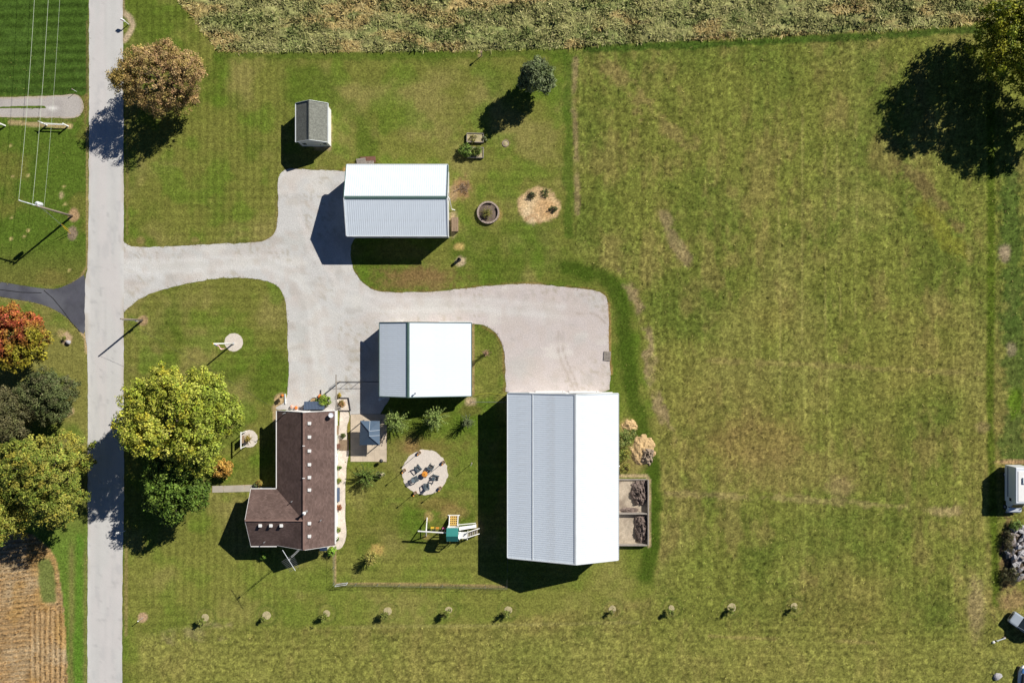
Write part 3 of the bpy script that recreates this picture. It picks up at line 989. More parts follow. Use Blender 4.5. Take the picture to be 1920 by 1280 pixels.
# ------------------------------------------------------------------ buildings
def gable(name, label, u, h, v, axis, oh, roof_mat, wall_mat, trim_mat, panels=0, rib=0.305, trim_w=0.14, gutter=None, cat='garage', cap_mat=None):
    """gabled building. u = (eave, ridge, eave) across, h = heights there, v = (start, end) along the ridge; metres"""
    cu, cv = (u[0] + u[2]) / 2, (v[0] + v[1]) / 2

    def m(a, b, z):
        return Vector((a - cu, b - cv, z)) if axis == 'y' else Vector((b - cv, a - cu, z))
    loc = (cu, cv, 0) if axis == 'y' else (cv, cu, 0)
    root = empty(name, loc, label, cat)

    def zr(a):
        if a <= u[1]:
            return h[0] + (h[1] - h[0]) * (a - u[0]) / (u[1] - u[0])
        return h[2] + (h[1] - h[2]) * (u[2] - a) / (u[2] - u[1])
    a0, a1 = u[0] + oh, u[2] - oh
    prof = [(a0, -0.1), (a0, zr(a0) - 0.10), (u[1], h[1] - 0.10), (a1, zr(a1) - 0.10), (a1, -0.1)]
    b0, b1 = v[0] + oh * 0.6, v[1] - oh * 0.6
    wl = MB()
    vs_ = [m(a, b0, z) for a, z in prof] + [m(a, b1, z) for a, z in prof]
    n = 5
    fs_ = [tuple(range(n)), tuple(range(n, 2 * n))[::-1]] + [(k, n + k, n + (k + 1) % n, (k + 1) % n) for k in range(n)]
    wl.add(vs_, fs_)
    wl.build('wall', wall_mat, root)
    for side in (0, 2):
        deck = MB().slab([m(u[1], v[0], h[1]), m(u[1], v[1], h[1]), m(u[side], v[1], h[side]), m(u[side], v[0], h[side])], 0.07)
        rf = deck.build('roof', roof_mat, root)
        if panels:
            w = (v[1] - v[0]) / panels
            k = max(1, round(w / rib))
            p = w / k
            pr = [(0, 0.012)]
            for j in range(k):
                c = (j + 0.5) * p
                pr += [(c - 0.05, 0.012), (c - 0.025, 0.028), (c + 0.025, 0.028), (c + 0.05, 0.012)]
            pr.append((w, 0.012))
            mb = MB()
            vs_ = []
            for b, dz in pr:
                vs_ += [m(u[1], v[0] + b, h[1] + dz), m(u[side], v[0] + b, h[side] + dz)]
            mb.add(vs_, [(2 * i, 2 * i + 1, 2 * i + 3, 2 * i + 2) for i in range(len(pr) - 1)])
            me = mb.mesh('panel')
            for i in range(panels):
                d = (0, i * w, 0) if axis == 'y' else (i * w, 0, 0)
                link('panel', me, roof_mat, rf, d)
        # eave edge / gutter
        mb = MB()
        e = -0.05 if side == 0 else 0.05
        mb.beam(m(u[side] + e, v[0], h[side] - 0.02), m(u[side] + e, v[1], h[side] - 0.02), 0.11, 0.12)
        mb.build('gutter' if gutter else 'eave_trim', gutter or trim_mat, root)
        for b, s in ((v[0], -1), (v[1], 1)):
            mb = MB()
            o_ = s * trim_w * 0.4
            mb.beam(m(u[1], b + o_, h[1] + 0.02), m(u[side], b + o_, h[side] + 0.02), trim_w, 0.16)
            mb.build('rake_trim', trim_mat, root)
    mb = MB()
    cw = 0.22
    for side in (0, 2):
        du = (u[side] - u[1])
        t = cw / abs(du)
        mb.slab([m(u[1], v[0] - 0.05, h[1] + 0.085), m(u[1], v[1] + 0.05, h[1] + 0.085),
                 m(u[1] + du * t, v[1] + 0.05, h[1] + (h[side] - h[1]) * t + 0.085), m(u[1] + du * t, v[0] - 0.05, h[1] + (h[side] - h[1]) * t + 0.085)], 0.02)
    mb.build('ridge_cap', cap_mat or trim_mat, root)
    return root, m


def px_u(a, b, c, axis):
    """photograph ground pixels -> metres across"""
    if axis == 'y':
        return tuple((p - 960) * SC for p in (a, b, c))
    return tuple((640 - p) * SC for p in (a, b, c))


def door_on(root, name, c, size, mat_, nrow=0, frame=M['white']):
    """door panel lying on a wall; size (sx, sy, sz) with one thin axis"""
    d = MB().box(c, size).build(name, mat_, root)
    thin = 0 if size[0] < size[1] else 1
    if nrow:
        for r in range(nrow):
            s = list(size); s[2] = size[2] / nrow - 0.04; s[thin] = size[thin] + 0.04; s[1 - thin] = size[1 - thin] - 0.1
            cc = (c[0], c[1], c[2] - size[2] / 2 + size[2] / nrow * (r + 0.5))
            MB().box(cc, s).build('panel', mat_, d)
    hs = [0.08, 0.08, 0.12]
    cc = list(c); cc[1 - thin] += size[1 - thin] * 0.4
    hs[thin] = size[thin] + 0.16
    MB().box(cc, hs).build('handle', M['dark_metal'], d)
    return d


def window_on(root, c, size):
    w = MB().box(c, size).build('window', M['white'], root)
    thin = 0 if size[0] < size[1] else 1
    s = list(size); s[2] -= 0.14; s[1 - thin] -= 0.14; s[thin] += 0.03
    MB().box(c, s).build('pane', M['glass'], w)
    return w


# -- garage with its ridge across the picture, beside the shed
g1, m1 = gable('metal_garage', 'white metal garage with green ridge cap beside the small grey shed', px_u(449.5, 384.5, 321.5, 'x'), (3.85, 5.4, 3.85),
               ((662 - 960) * SC, (844 - 960) * SC), 'x', 0.25, M['metal_roof'], M['metal_wall'], M['pale_trim'], 16, cap_mat=M['green_trim'])
hx = (844 - 662) * SC / 2
door_on(g1, 'overhead_door', (-hx + 0.15, -1.8, 1.35), (0.06, 3.2, 2.7), M['white'], 4)
door_on(g1, 'overhead_door', (-hx + 0.15, 2.2, 1.35), (0.06, 3.2, 2.7), M['white'], 4)
door_on(g1, 'side_door', (3.0, -4.86, 1.05), (0.95, 0.06, 2.1), M['white'])
window_on(g1, (-2.0, -4.86, 1.6), (1.2, 0.06, 1.0))
window_on(g1, (hx - 0.15, 1.0, 1.7), (0.06, 1.2, 1.0))
MB().tube([(hx + 0.02, 0.6, 3.4), (hx + 0.22, 0.3, 3.2), (hx + 0.25, -0.6, 0.35), (hx + 0.75, -0.7, 0.12)], 0.06, 8).build('downspout', M['white'], g1)
for b in (-hx - 0.06, hx + 0.06):
    MB().beam((b, 0.05, 5.5), (b, 5.1, 3.95), 0.1, 0.14).build('corner_trim', M['green_trim'], g1)

# -- garage next to the gazebo, with unequal slopes
g2, m2 = gable('saltbox_garage', 'white metal garage with lopsided roof next to the blue gazebo', px_u(719, 774, 885.5, 'y'), (2.95, 4.65, 2.45),
               ((640 - 739.5) * SC, (640 - 606) * SC), 'y', 0.2, M['metal_roof'], M['metal_wall'], M['green_trim'], 12, trim_w=0.1)
gy_ = (739.5 - 606) * SC / 2
door_on(g2, 'overhead_door', (1.4, gy_ - 0.1, 1.15), (3.2, 0.06, 2.3), M['white'], 4)
door_on(g2, 'overhead_door', (-3.0, gy_ - 0.1, 1.2), (2.8, 0.06, 2.4), M['white'], 4)
door_on(g2, 'side_door', (-6.44, -2.5, 1.05), (0.06, 0.95, 2.1), M['white'])
window_on(g2, (-6.44, 1.5, 1.6), (0.06, 1.2, 1.0))
window_on(g2, (1.5, -gy_ + 0.1, 1.3), (1.1, 0.06, 0.9))
MB().box((4.4, gy_ + 0.16, 2.55), (4.9, 0.1, 0.12)).build('door_track', M['white'], g2)
MB().lathe(m2((776 - 960) * SC + 0.9, (640 - 739.5) * SC + 0.55, 4.1), [(0.07, 0), (0.07, 0.75), (0.13, 0.78), (0.13, 0.9)], 10).build('vent_pipe', M['steel'], g2)

# -- the big barn
g3, m3 = gable('metal_barn', 'largest white metal barn with a long blue-grey lean-to slope', px_u(952.3, 1072, 1150, 'y'), (3.8, 6.75, 4.7),
               ((640 - 1029.5) * SC, (640 - 733.5) * SC), 'y', 0.2, M['metal_roof'], M['metal_wall'], M['pale_trim'], 26, cat='barn')
by_ = (1029.5 - 733.5) * SC / 2
for x in (-1.6, 3.4):
    door_on(g3, 'sliding_door', (x, by_ + 0.02, 1.9), (4.4, 0.08, 3.8), M['white'], 0)
MB().box((1.2, by_ + 0.12, 3.95), (12.0, 0.12, 0.14)).build('door_track', M['white'], g3)
MB().box((-5.6, by_ + 0.05, 3.55), (3.8, 0.1, 0.2)).build('door_header', M['green_trim'], g3)
door_on(g3, 'side_door', (-7.72, -8.0, 1.05), (0.06, 0.95, 2.1), M['white'])
for y in (-6, 0, 6):
    window_on(g3, (7.72, y, 2.2), (0.06, 1.2, 1.0))
MB().tube([(7.9, 1.4, 4.5), (8.15, 1.4, 4.2), (8.1, 1.4, 0.4), (8.6, 1.4, 0.15)], 0.07, 8).build('downspout', M['white'], g3)
# seam where the lean-to roof was lapped onto the old roof
t = (997 - 952.3) / (1072 - 952.3)
zs = 3.8 + (6.75 - 3.8) * t + 0.06
MB().beam(m3((997 - 960) * SC, (640 - 1029.5) * SC, zs), m3((997 - 960) * SC, (640 - 733.5) * SC, zs), 0.1, 0.03).build('lap_seam', M['pale_trim'], g3)

# -- the small shed
g4, m4 = gable('garden_shed', 'small shed with weathered grey shingle roof and white walls', px_u(565, 594, 623, 'y'), (2.55, 3.8, 2.55),
               ((640 - 276) * SC, (640 - 205) * SC), 'y', 0.18, M['shingle_grey'], M['siding'], M['pale_trim'], 0, cat='shed', cap_mat=M['shingle_grey'], trim_w=0.05)
sy_ = (276 - 205) * SC / 2
door_on(g4, 'double_door', (0.2, -sy_ + 0.1, 1.0), (1.6, 0.06, 2.0), M['siding'])
window_on(g4, (-1.4, -sy_ + 0.1, 1.4), (0.7, 0.06, 0.8))
window_on(g4, (1.6, -sy_ + 0.1, 1.4), (0.6, 0.06, 0.8))

# ------------------------------------------------------------------ the house
hx0, hxr, hx1 = [(p - 960) * SC for p in (532, 590, 638)]
hy0, hy1 = (640 - 1010.5) * SC, (640 - 766) * SC
wx0 = (485 - 960) * SC
wy0, wyr, wy1 = [(640 - p) * SC for p in (1011.8, 958, 908)]
HE, HR = 3.05, 5.3
hc = Vector(((hx0 + hx1) / 2, (hy0 + hy1) / 2, 0))
house = empty('house', hc, 'house with brown shingle roof, L-shaped, beside the concrete patio', 'house')


def hp(x, y, z):
    return Vector((x, y, z)) - hc


oh = 0.4
mb = MB()
prof = [(hx0 + oh, -0.1), (hx0 + oh, HE + 0.05), (hxr, HR - 0.16), (hx1 - oh, HE + 0.05), (hx1 - oh, -0.1)]
vs_ = [hp(a, hy0 + oh, z) for a, z in prof] + [hp(a, hy1 - oh * 0.6, z) for a, z in prof]
fs_ = [tuple(range(5)), tuple(range(5, 10))[::-1]] + [(k, 5 + k, 5 + (k + 1) % 5, (k + 1) % 5) for k in range(5)]
mb.add(vs_, fs_)
mb.build('wall', M['siding'], house)
mb = MB()
prof = [(wy0 + oh + 0.1, -0.1), (wy0 + oh + 0.1, HE + 0.05), (wyr, HR - 0.24), (wy1 - oh, HE + 0.05), (wy1 - oh, -0.1)]
vs_ = [hp(wx0 + oh, a, z) for a, z in prof] + [hp(hxr - 1.0, a, z) for a, z in prof]
mb.add(vs_, fs_)
mb.build('wing_wall', M['siding'], house)
roof_e = MB().slab([hp(hxr, hy0, HR), hp(hxr, hy1, HR), hp(hx1, hy1, HE), hp(hx1, hy0, HE)], 0.12).build('roof', M['shingle_ns'], house)
roof_w = MB().slab([hp(hxr, hy0, HR), hp(hxr, hy1, HR), hp(hx0, hy1, HE), hp(hx0, hy0, HE)], 0.12).build('roof', M['shingle_ns'], house)
HW = HR - 0.05
roof_n = MB().slab([hp(wx0, wyr, HW), hp(hxr - 0.05, wyr, HW), hp(hxr - 0.05, wy1, HE), hp(wx0, wy1, HE)], 0.12).build('wing_roof', M['shingle_ew'], house)
roof_s = MB().slab([hp(wx0, wyr, HW), hp(hxr - 0.05, wyr, HW), hp(hxr - 0.05, wy0, HE), hp(wx0, wy0, HE)], 0.12).build('wing_roof', M['shingle_ew'], house)
# the part of the wing's slopes that would poke below the main eave is inside the main block
M['ridge_shingle'] = mat('ridge_shingle', alb(140, 114, 104), 0.95, 0.2, 2.0, fine=0.15)
mb = MB()
mb.beam(hp(hxr, hy0, HR + 0.03), hp(hxr, hy1, HR + 0.03), 0.26, 0.06)
mb.build('ridge_cap', M['ridge_shingle'], house)
MB().beam(hp(wx0, wyr, HW + 0.03), hp(hxr, wyr, HW + 0.03), 0.22, 0.06).build('ridge_cap', M['ridge_shingle'], house)
# gutters, rakes, downspouts
MB().beam(hp(hx1 + 0.06, hy0 + 0.2, HE - 0.02), hp(hx1 + 0.06, hy1, HE - 0.02), 0.17, 0.13).build('gutter', M['white'], house)
MB().beam(hp(hx0 - 0.05, wy1, HE - 0.02), hp(hx0 - 0.05, hy1, HE - 0.02), 0.11, 0.12).build('gutter', M['white'], house)
MB().beam(hp(wx0, wy0 - 0.05, HE - 0.02), hp(hx0, wy0 - 0.05, HE - 0.02), 0.11, 0.12).build('gutter', M['white'], house)
MB().beam(hp(wx0, wy1 + 0.05, HE - 0.02), hp(hx0, wy1 + 0.05, HE - 0.02), 0.11, 0.12).build('gutter', M['white'], house)
for a, b in (((hxr, HR), (hx0, HE)), ((hxr, HR), (hx1, HE))):
    MB().beam(hp(a[0], hy1 + 0.03, a[1] - 0.03), hp(b[0], hy1 + 0.03, b[1] - 0.03), 0.06, 0.16).build('rake_board', M['white'], house)
    MB().beam(hp(a[0], hy0 - 0.02, a[1] - 0.06), hp(b[0], hy0 - 0.02, b[1] - 0.06), 0.04, 0.14).build('rake_board', M['white'], house)
for a, b in (((wyr, HW), (wy0, HE)), ((wyr, HW), (wy1, HE))):
    MB().beam(hp(wx0 - 0.02, a[0], a[1] - 0.06), hp(wx0 - 0.02, b[0], b[1] - 0.06), 0.04, 0.14).build('rake_board', M['white'], house)
MB().tube([hp(hx1 + 0.05, hy0 + 0.35, HE - 0.1), hp(hx1 - 0.25, hy0 + 0.35, HE - 0.5), hp(hx1 - 0.3, hy0 + 0.35, 0.2)], 0.05, 6).build('downspout', M['white'], house)


def on_e(px, py):
    """a point of the east slope seen at a photograph pixel"""
    z = 4.9
    for _ in range(6):
        x, y = W(px, py, z)
        z = HR + (HE - HR) * abs(x - hxr) / ((hx1 - hxr) if x > hxr else (hxr - hx0))
    return hp(x, y, z)


def on_s(px, py):
    z = 4.9
    for _ in range(6):
        x, y = W(px, py, z)
        z = HW + (HE - HW) * abs(y - wyr) / (wyr - wy0)
    return hp(x, y, z)


vent_me = MB().box((0, 0, 0.08), (0.34, 0.34, 0.30)).box((0, 0, 0.26), (0.44, 0.44, 0.07)).mesh('roof_vent')
for (x, y) in [(581, 793), (581, 818.5), (581, 844.5), (581, 870), (581, 894), (581, 917.5), (581, 980), (581, 1004)]:
    link('roof_vent', vent_me, M['white'], house, on_e(x, y))
for (x, y) in [(489, 984), (509, 984), (528.5, 984)]:
    link('roof_vent', vent_me, M['white'], house, on_s(x, y))
p = on_e(575, 958)
ch = MB().lathe(p - Vector((0, 0, 0.2)), [(0.16, 0), (0.16, 1.3), (0.13, 1.32)], 12).build('flue_pipe', M['steel'], house)
MB().lathe(p + Vector((0, 0, 1.12)), [(0.1, 0), (0.26, 0.1), (0.26, 0.16), (0.05, 0.3)], 12).build('flue_cap', M['white'], ch)
for (x, y, f) in [(602.5, 974, on_e), (548, 939, on_e), (497, 1015, on_s), (536, 773.5, on_e)]:
    q = f(x, y)
    MB().lathe(q - Vector((0, 0, 0.1)), [(0.05, 0), (0.05, 0.5), (0.075, 0.52), (0.075, 0.6)], 8).build('vent_pipe', M['steel'], house)
mast = on_e(536, 773.5) + Vector((0, 0, 0.0))
MB().tube([mast - Vector((0, 0, 0.6)), mast + Vector((0, 0, 1.35))], 0.05, 8).build('service_mast', M['steel'], house)
for y in (772.5, 835.5, 896):
    q = hp(hxr, (640 - y) * SC * 0.948, HR + 0.08)
    MB().box(q, (0.34, 0.1, 0.08)).build('ridge_bracket', M['white'], house)
# satellite dish on the east slope
q = on_e(621, 778)
dish = MB().tube([q, q + Vector((0, 0, 0.55)), q + Vector((0.1, 0.05, 0.7))], 0.035, 6).build('dish_mast', M['steel'], house)
nrm = Vector((0.55, 0.2, 0.6)).normalized()
xa = nrm.cross(Vector((0, 0, 1))).normalized(); ya = nrm.cross(xa)
mb = MB(); vs_ = []; fs_ = []
for i, (r, d) in enumerate([(0.02, 0.0), (0.2, 0.02), (0.36, 0.09)]):
    for k in range(16):
        t = 2 * math.pi * k / 16
        vs_.append(q + Vector((0.12, 0.06, 0.75)) + xa * r * math.cos(t) + ya * r * math.sin(t) * 1.1 + nrm * d)
for i in range(2):
    for k in range(16):
        fs_.append((i * 16 + k, i * 16 + (k + 1) % 16, i * 16 + 16 + (k + 1) % 16, i * 16 + 16 + k))
mb.add(vs_, fs_)
mb.build('dish', mat('dish_grey', (0.45, 0.47, 0.52), 0.4), dish)
# doors and windows
door_on(house, 'front_door', tuple(hp(wx0 + 2.6, wy1 - oh + 0.02, 1.05)), (0.95, 0.06, 2.1), M['red_wood'])
for y in (-4.5, -1.0, 5.0, 8.2):
    window_on(house, tuple(hp(hx1 - oh + 0.01, hc.y + y, 1.6)), (0.06, 1.3, 1.1))
door_on(house, 'back_door', tuple(hp(hx1 - oh + 0.01, hc.y + 2.2, 1.05)), (0.06, 1.6, 2.1), M['white'])
for y in (2.5, 5.5, 8.0):
    window_on(house, tuple(hp(hx0 + oh - 0.01, hc.y + y, 1.6)), (0.06, 1.3, 1.1))
for x in (1.4, 4.2):
    window_on(house, tuple(hp(wx0 + x, wy0 + oh + 0.09, 1.6)), (1.3, 0.06, 1.1))
window_on(house, tuple(hp(wx0 + oh - 0.01, wyr, 1.6)), (0.06, 1.5, 1.1))
window_on(house, tuple(hp(hx1 - 2.2, hy0 + oh - 0.01, 1.6)), (1.3, 0.06, 1.1))
door_on(house, 'overhead_door', tuple(hp(hxr - 1.6, hy1 - oh * 0.6 + 0.01, 1.1)), (2.6, 0.06, 2.2), M['white'], 4)
# dark corrugated hood against the gable end
a0, a1_ = W(574, 757.5)[0], W(612, 757.5)[0]
hood = empty('corrugated_hood', ((a0 + a1_) / 2, hy1 + 0.75, 0), 'dark ribbed metal lean-to hood against the house gable end', 'hood')
w = (a1_ - a0)
MB().slab([(-w / 2, -0.75, 1.25), (w / 2, -0.75, 1.25), (w / 2, 0.42, 1.0), (-w / 2, 0.42, 1.0)], 0.05).build('top', M['blue_grey'], hood)
rm = MB().beam((0, -0.74, 1.28), (0, 0.41, 1.03), 0.07, 0.06).mesh('rib')
for k in range(14):
    link('rib', rm, M['blue_grey'], hood, (-w / 2 + 0.1 + k * (w - 0.2) / 13, 0, 0))
MB().box((0, -0.2, 0.48), (w - 0.2, 0.9, 0.98)).build('body', M['dark_metal'], hood)

# ------------------------------------------------------------------ trees and shrubs
def leaf_cloud(centers, outward, per, rc, size, palette, rng, flat=0.7, up=0.55, cl_var=0.16, lf_var=0.3, aspect=0.62):
    """rhombic leaves scattered in clusters; returns v, f, c arrays"""
    nC = len(centers)
    pal = np.array([alb(*p) for p in palette])
    ci = np.repeat(np.arange(nC), per)
    n = len(ci)
    d = rng.normal(size=(n, 3))
    d /= np.linalg.norm(d, axis=1)[:, None]
    r = rng.random(n) ** 0.45
    rcv = np.broadcast_to(rc, (nC,))[ci] if np.ndim(rc) else np.full(n, rc)
    off = d * (r * rcv)[:, None]
    off[:, 2] *= flat
    pos = centers[ci] + off
    nr = outward[ci] * 0.5 + np.array([0, 0, up]) + rng.normal(size=(n, 3)) * 0.5 + d * 0.35
    nr /= np.linalg.norm(nr, axis=1)[:, None]
    t = rng.normal(size=(n, 3))
    a = np.cross(nr, t)
    a /= np.linalg.norm(a, axis=1)[:, None] + 1e-9
    b = np.cross(nr, a)
    s = size * (0.65 + 0.7 * rng.random(n))
    a = a * s[:, None] * 0.5
    b = b * (s * aspect)[:, None] * 0.5
    v = np.stack([pos - a, pos + b, pos + a, pos - b], 1).reshape(-1, 3)
    f = np.arange(4 * n).reshape(n, 4)
    pc = pal[rng.integers(0, len(pal), nC)]
    c = pc[ci] * 0.6 + pal[rng.integers(0, len(pal), n)] * 0.4
    c = c * (1 + rng.normal(size=nC)[ci] * cl_var)[:, None] * (1 + rng.normal(size=n) * lf_var)[:, None]
    c = np.clip(c, 0.004, 0.8)
    c = np.repeat(c, 4, axis=0)
    return v, f, c


def limb_tubes(mb, base, top, r0, tips, rng, n=6):
    base = Vector(base); top = Vector(top)
    mid = base.lerp(top, 0.5) + Vector((rng.normal() * 0.15, rng.normal() * 0.15, 0))
    mb.tube([base - Vector((0, 0, 0.1)), base + Vector((0, 0, 0.25)), mid, top], [r0 * 1.5, r0 * 1.05, r0 * 0.8, r0 * 0.35], 10)
    for tp in tips:
        tp = Vector(tp)
        s = base.lerp(top, 0.35 + 0.5 * rng.random())
        m_ = s.lerp(tp, 0.5) + Vector((rng.normal() * 0.2, rng.normal() * 0.2, 0.25))
        mb.tube([s, m_, tp], [r0 * 0.42, r0 * 0.26, r0 * 0.06], n)


def tree(name, label, px, py, hcrown, R, zlo, zhi, palette, seed, nclu=420, per=34, leaf=0.34, rc=0.62, lobes=11, lobe_r=0.42, cat='tree', r0=0.22,
         group=None, squash=(1, 1), rot=0.0, tip_pal=None, pal_f=None, up=0.55, aspect=0.62):
    """crown seen at pixel (px,py) whose middle is hcrown metres up"""
    rng = np.random.default_rng(seed)
    gx_, gy__ = W(px, py, hcrown)
    root = empty(name, (gx_, gy__, 0), label, cat, group)
    # lobes of the crown: one big dome and many smaller ones on it
    zc = (zlo + zhi) / 2; rz = (zhi - zlo) / 2
    L = [(0, 0, zc, R * 0.78, rz * 0.8)]
    for k in range(lobes):
        a = 2 * math.pi * (k + rng.random() * 0.8) / lobes * 1.618
        e = math.asin(rng.uniform(-0.7, 0.95))
        lr = R * lobe_r * rng.uniform(0.7, 1.15)
        d = max(0.1, R - lr)
        L.append((math.cos(a) * math.cos(e) * d, math.sin(a) * math.cos(e) * d, zc + math.sin(e) * (rz - lr * 0.55) * 0.9, lr, lr * 0.8))
    w = np.array([l[3] ** 2 for l in L]); w /= w.sum()
    li = rng.choice(len(L), size=nclu, p=w)
    La = np.array(L)[li]
    d = rng.normal(size=(nclu, 3))
    d[:, 2] = np.where(rng.random(nclu) < 0.35, np.abs(d[:, 2]), d[:, 2])
    d /= np.linalg.norm(d, axis=1)[:, None]
    r = 0.62 + 0.42 * rng.random(nclu)
    cen = La[:, :3] + d * np.stack([La[:, 3], La[:, 3], La[:, 4]], 1) * r[:, None]
    cen[:, 0] *= squash[0]; cen[:, 1] *= squash[1]
    if rot:
        c_, s_ = math.cos(rot), math.sin(rot)
        cen[:, :2] = cen[:, :2] @ np.array([[c_, s_], [-s_, c_]])
    cen[:, 2] = np.clip(cen[:, 2], zlo, None)
    v, f, c = leaf_cloud(cen, d, per, rc * (0.7 + 0.6 * rng.random(nclu)), leaf, palette, rng, up=up, aspect=aspect)
    if pal_f is not None:
        c = pal_f(v, c)
    np_mesh('crown', v, f, c, M['leaf'], root)
    mb = MB()
    tips = cen[rng.choice(nclu, size=min(26, nclu), replace=False)]
    limb_tubes(mb, (0, 0, 0), (0, 0, zc + rz * 0.3), r0, tips, rng)
    mb.build('trunk', M['bark'], root, smooth=True)
    return root


RUSSET = [(194, 164, 112), (176, 146, 98), (176, 156, 86), (158, 130, 92), (206, 178, 126), (152, 142, 72), (170, 132, 96)]


def russet_f(v, c):
    # yellower leaves on the road side
    t = np.clip((-v[:, 0] - 1.5) / 4, 0, 1)[:, None] * 0.6
    return c * (1 - t) + np.array(alb(186, 164, 70)) * t * (c.mean(1) / 0.27)[:, None]


tree('russet_tree', 'russet brown autumn tree overhanging the road edge', 300, 146, 5.8, 6.7, 1.2, 10.2, RUSSET, 21, 1150, 40, 0.2, 0.52, 24, 0.3,
     squash=(1.05, 0.8), pal_f=russet_f)
YG = [(196, 196, 84), (172, 178, 66), (150, 166, 56), (208, 204, 104), (128, 148, 46), (190, 174, 54), (160, 168, 62)]


def yg_f(v, c):
    t = np.clip((v[:, 0] - 2.5) / 3, 0, 1)[:, None] * 0.55
    return c * (1 - t) + np.array(alb(122, 150, 48)) * t * (c.mean(1) / 0.3)[:, None]


tree('maple_tree', 'large yellow-green maple tree between the road and the house', 340, 786, 8.2, 8.4, 1.6, 15.0, YG, 22, 1350, 46, 0.29, 0.62, 17, 0.36,
     squash=(1.02, 0.98), pal_f=yg_f, r0=0.32)
GR = [(120, 150, 58), (104, 140, 50), (92, 128, 44), (134, 158, 66), (84, 118, 40)]
tree('green_tree', 'dark green tree tucked below the yellow-green maple', 334, 910, 5.6, 5.4, 1.0, 11.0, [(106, 132, 50), (90, 118, 42), (78, 104, 38), (120, 140, 56)], 23, 560, 36, 0.32, 0.6, 9, 0.42)
tree('golden_shrub', 'rounded golden orange shrub near the front walk', 417, 879, 1.4, 1.75, 0.2, 2.7, [(206, 160, 76), (190, 140, 66), (216, 176, 92), (168, 140, 60)], 24, 90, 34, 0.22, 0.34, 6, 0.45, cat='shrub', r0=0.07)
RED = [(180, 88, 60), (160, 74, 52), (192, 116, 64), (134, 62, 46), (180, 138, 58)]


def red_f(v, c):
    t = np.clip((v[:, 0] - v[:, 1] * 1.0 - 1.2 + 1.2 * np.sin(v[:, 0] * 1.7 + v[:, 1])) / 3, 0, 1)[:, None] * 0.85
    return c * (1 - t) + np.array(alb(146, 150, 42)) * t * (c.mean(1) / 0.2)[:, None]


tree('red_maple', 'red and orange autumn maple beside the asphalt driveway', 26, 634, 5.0, 5.0, 1.0, 9.0, RED, 25, 560, 38, 0.3, 0.58, 11, 0.4, pal_f=red_f)
DK = [(98, 108, 62), (84, 98, 54), (112, 118, 74), (74, 86, 46), (104, 100, 70)]
tree('dark_tree', 'dull dark green tree next to the red maple', 92, 742, 4.6, 4.3, 1.0, 8.0, DK, 26, 560, 46, 0.22, 0.52, 10, 0.42)
tree('dark_tree', 'olive brown tree behind the dull dark green one', 18, 778, 4.6, 4.6, 1.0, 8.2, [(104, 100, 66), (92, 96, 56), (116, 110, 76), (84, 84, 52)], 27, 560, 46, 0.22, 0.52, 10, 0.42)
YL = [(154, 158, 68), (134, 148, 60), (118, 138, 52), (166, 162, 76), (104, 126, 46), (164, 150, 60)]
tree('broad_tree', 'broad olive green tree reaching over the road beside the crop field', 88, 898, 7.0, 7.7, 1.2, 13.0, YL, 28, 1000, 46, 0.26, 0.58, 15, 0.38)
tree('broad_tree', 'yellow tinged tree crowding against the broad olive green one', 4, 948, 6.0, 6.4, 1.0, 11.0, YL + [(176, 158, 64)], 29, 700, 46, 0.26, 0.58, 11, 0.4)
CT = [(150, 152, 34), (128, 138, 30), (112, 128, 32), (166, 160, 40), (96, 112, 30)]
tree('field_tree', 'yellow-green tree in the field corner at the hay edge', 1930, 76, 7.0, 8.0, 1.5, 12.0, CT, 30, 900, 40, 0.33, 0.66, 15, 0.38, r0=0.34)
tree('field_tree', 'dark green tree behind the field corner tree', 1998, 172, 6.0, 6.0, 1.2, 10.0, GR, 31, 480, 36, 0.33, 0.66, 10, 0.42)
SG = [(122, 134, 90), (104, 118, 72), (138, 148, 108), (88, 104, 60)]
tree('lawn_tree', 'grey-green small tree standing alone on the lawn', 1006, 146, 3.6, 2.75, 0.25, 7.0, SG, 32, 520, 32, 0.24, 0.4, 10, 0.42, r0=0.13)


def spiky(name, label, px, py, h, R, zt, palette, seed, nb=70, per=26, leaf=0.2, cat='shrub', hmid=None, r_st=0.025):
    """long branches fanning out of one base, leafy along their length"""
    rng = np.random.default_rng(seed)
    x, y = W(px, py, h)
    root = empty(name, (x, y, 0), label, cat)
    cen, out, mb = [], [], MB()
    for k in range(nb):
        a = rng.random() * 2 * math.pi
        e = rng.uniform(0.12, 1.0)
        L_ = R * rng.uniform(0.7, 1.08)
        tip = Vector((math.cos(a) * L_ * math.cos(e * 1.35), math.sin(a) * L_ * math.cos(e * 1.35), 0.25 + zt * math.sin(e * 1.5)))
        mid = Vector((tip.x * 0.45, tip.y * 0.45, tip.z * 0.72 + 0.1))
        base = Vector((math.cos(a) * 0.08, math.sin(a) * 0.08, 0))
        mb.tube([base, mid, tip], [r_st, r_st * 0.7, r_st * 0.25], 4, cap=False)
        for j in range(9):
            t = 0.25 + 0.75 * j / 8
            q = (base.lerp(mid, t * 2) if t < 0.5 else mid.lerp(tip, t * 2 - 1))
            cen.append(q); out.append((math.cos(a) * 0.6, math.sin(a) * 0.6, 0.5))
    v, f, c = leaf_cloud(np.array(cen), np.array(out), max(2, per // 9), 0.09, leaf * 0.85, palette, rng, cl_var=0.1, aspect=0.4)
    np_mesh('crown', v, f, c, M['leaf'], root)
    mb.build('stems', M['bark'], root)
    return root


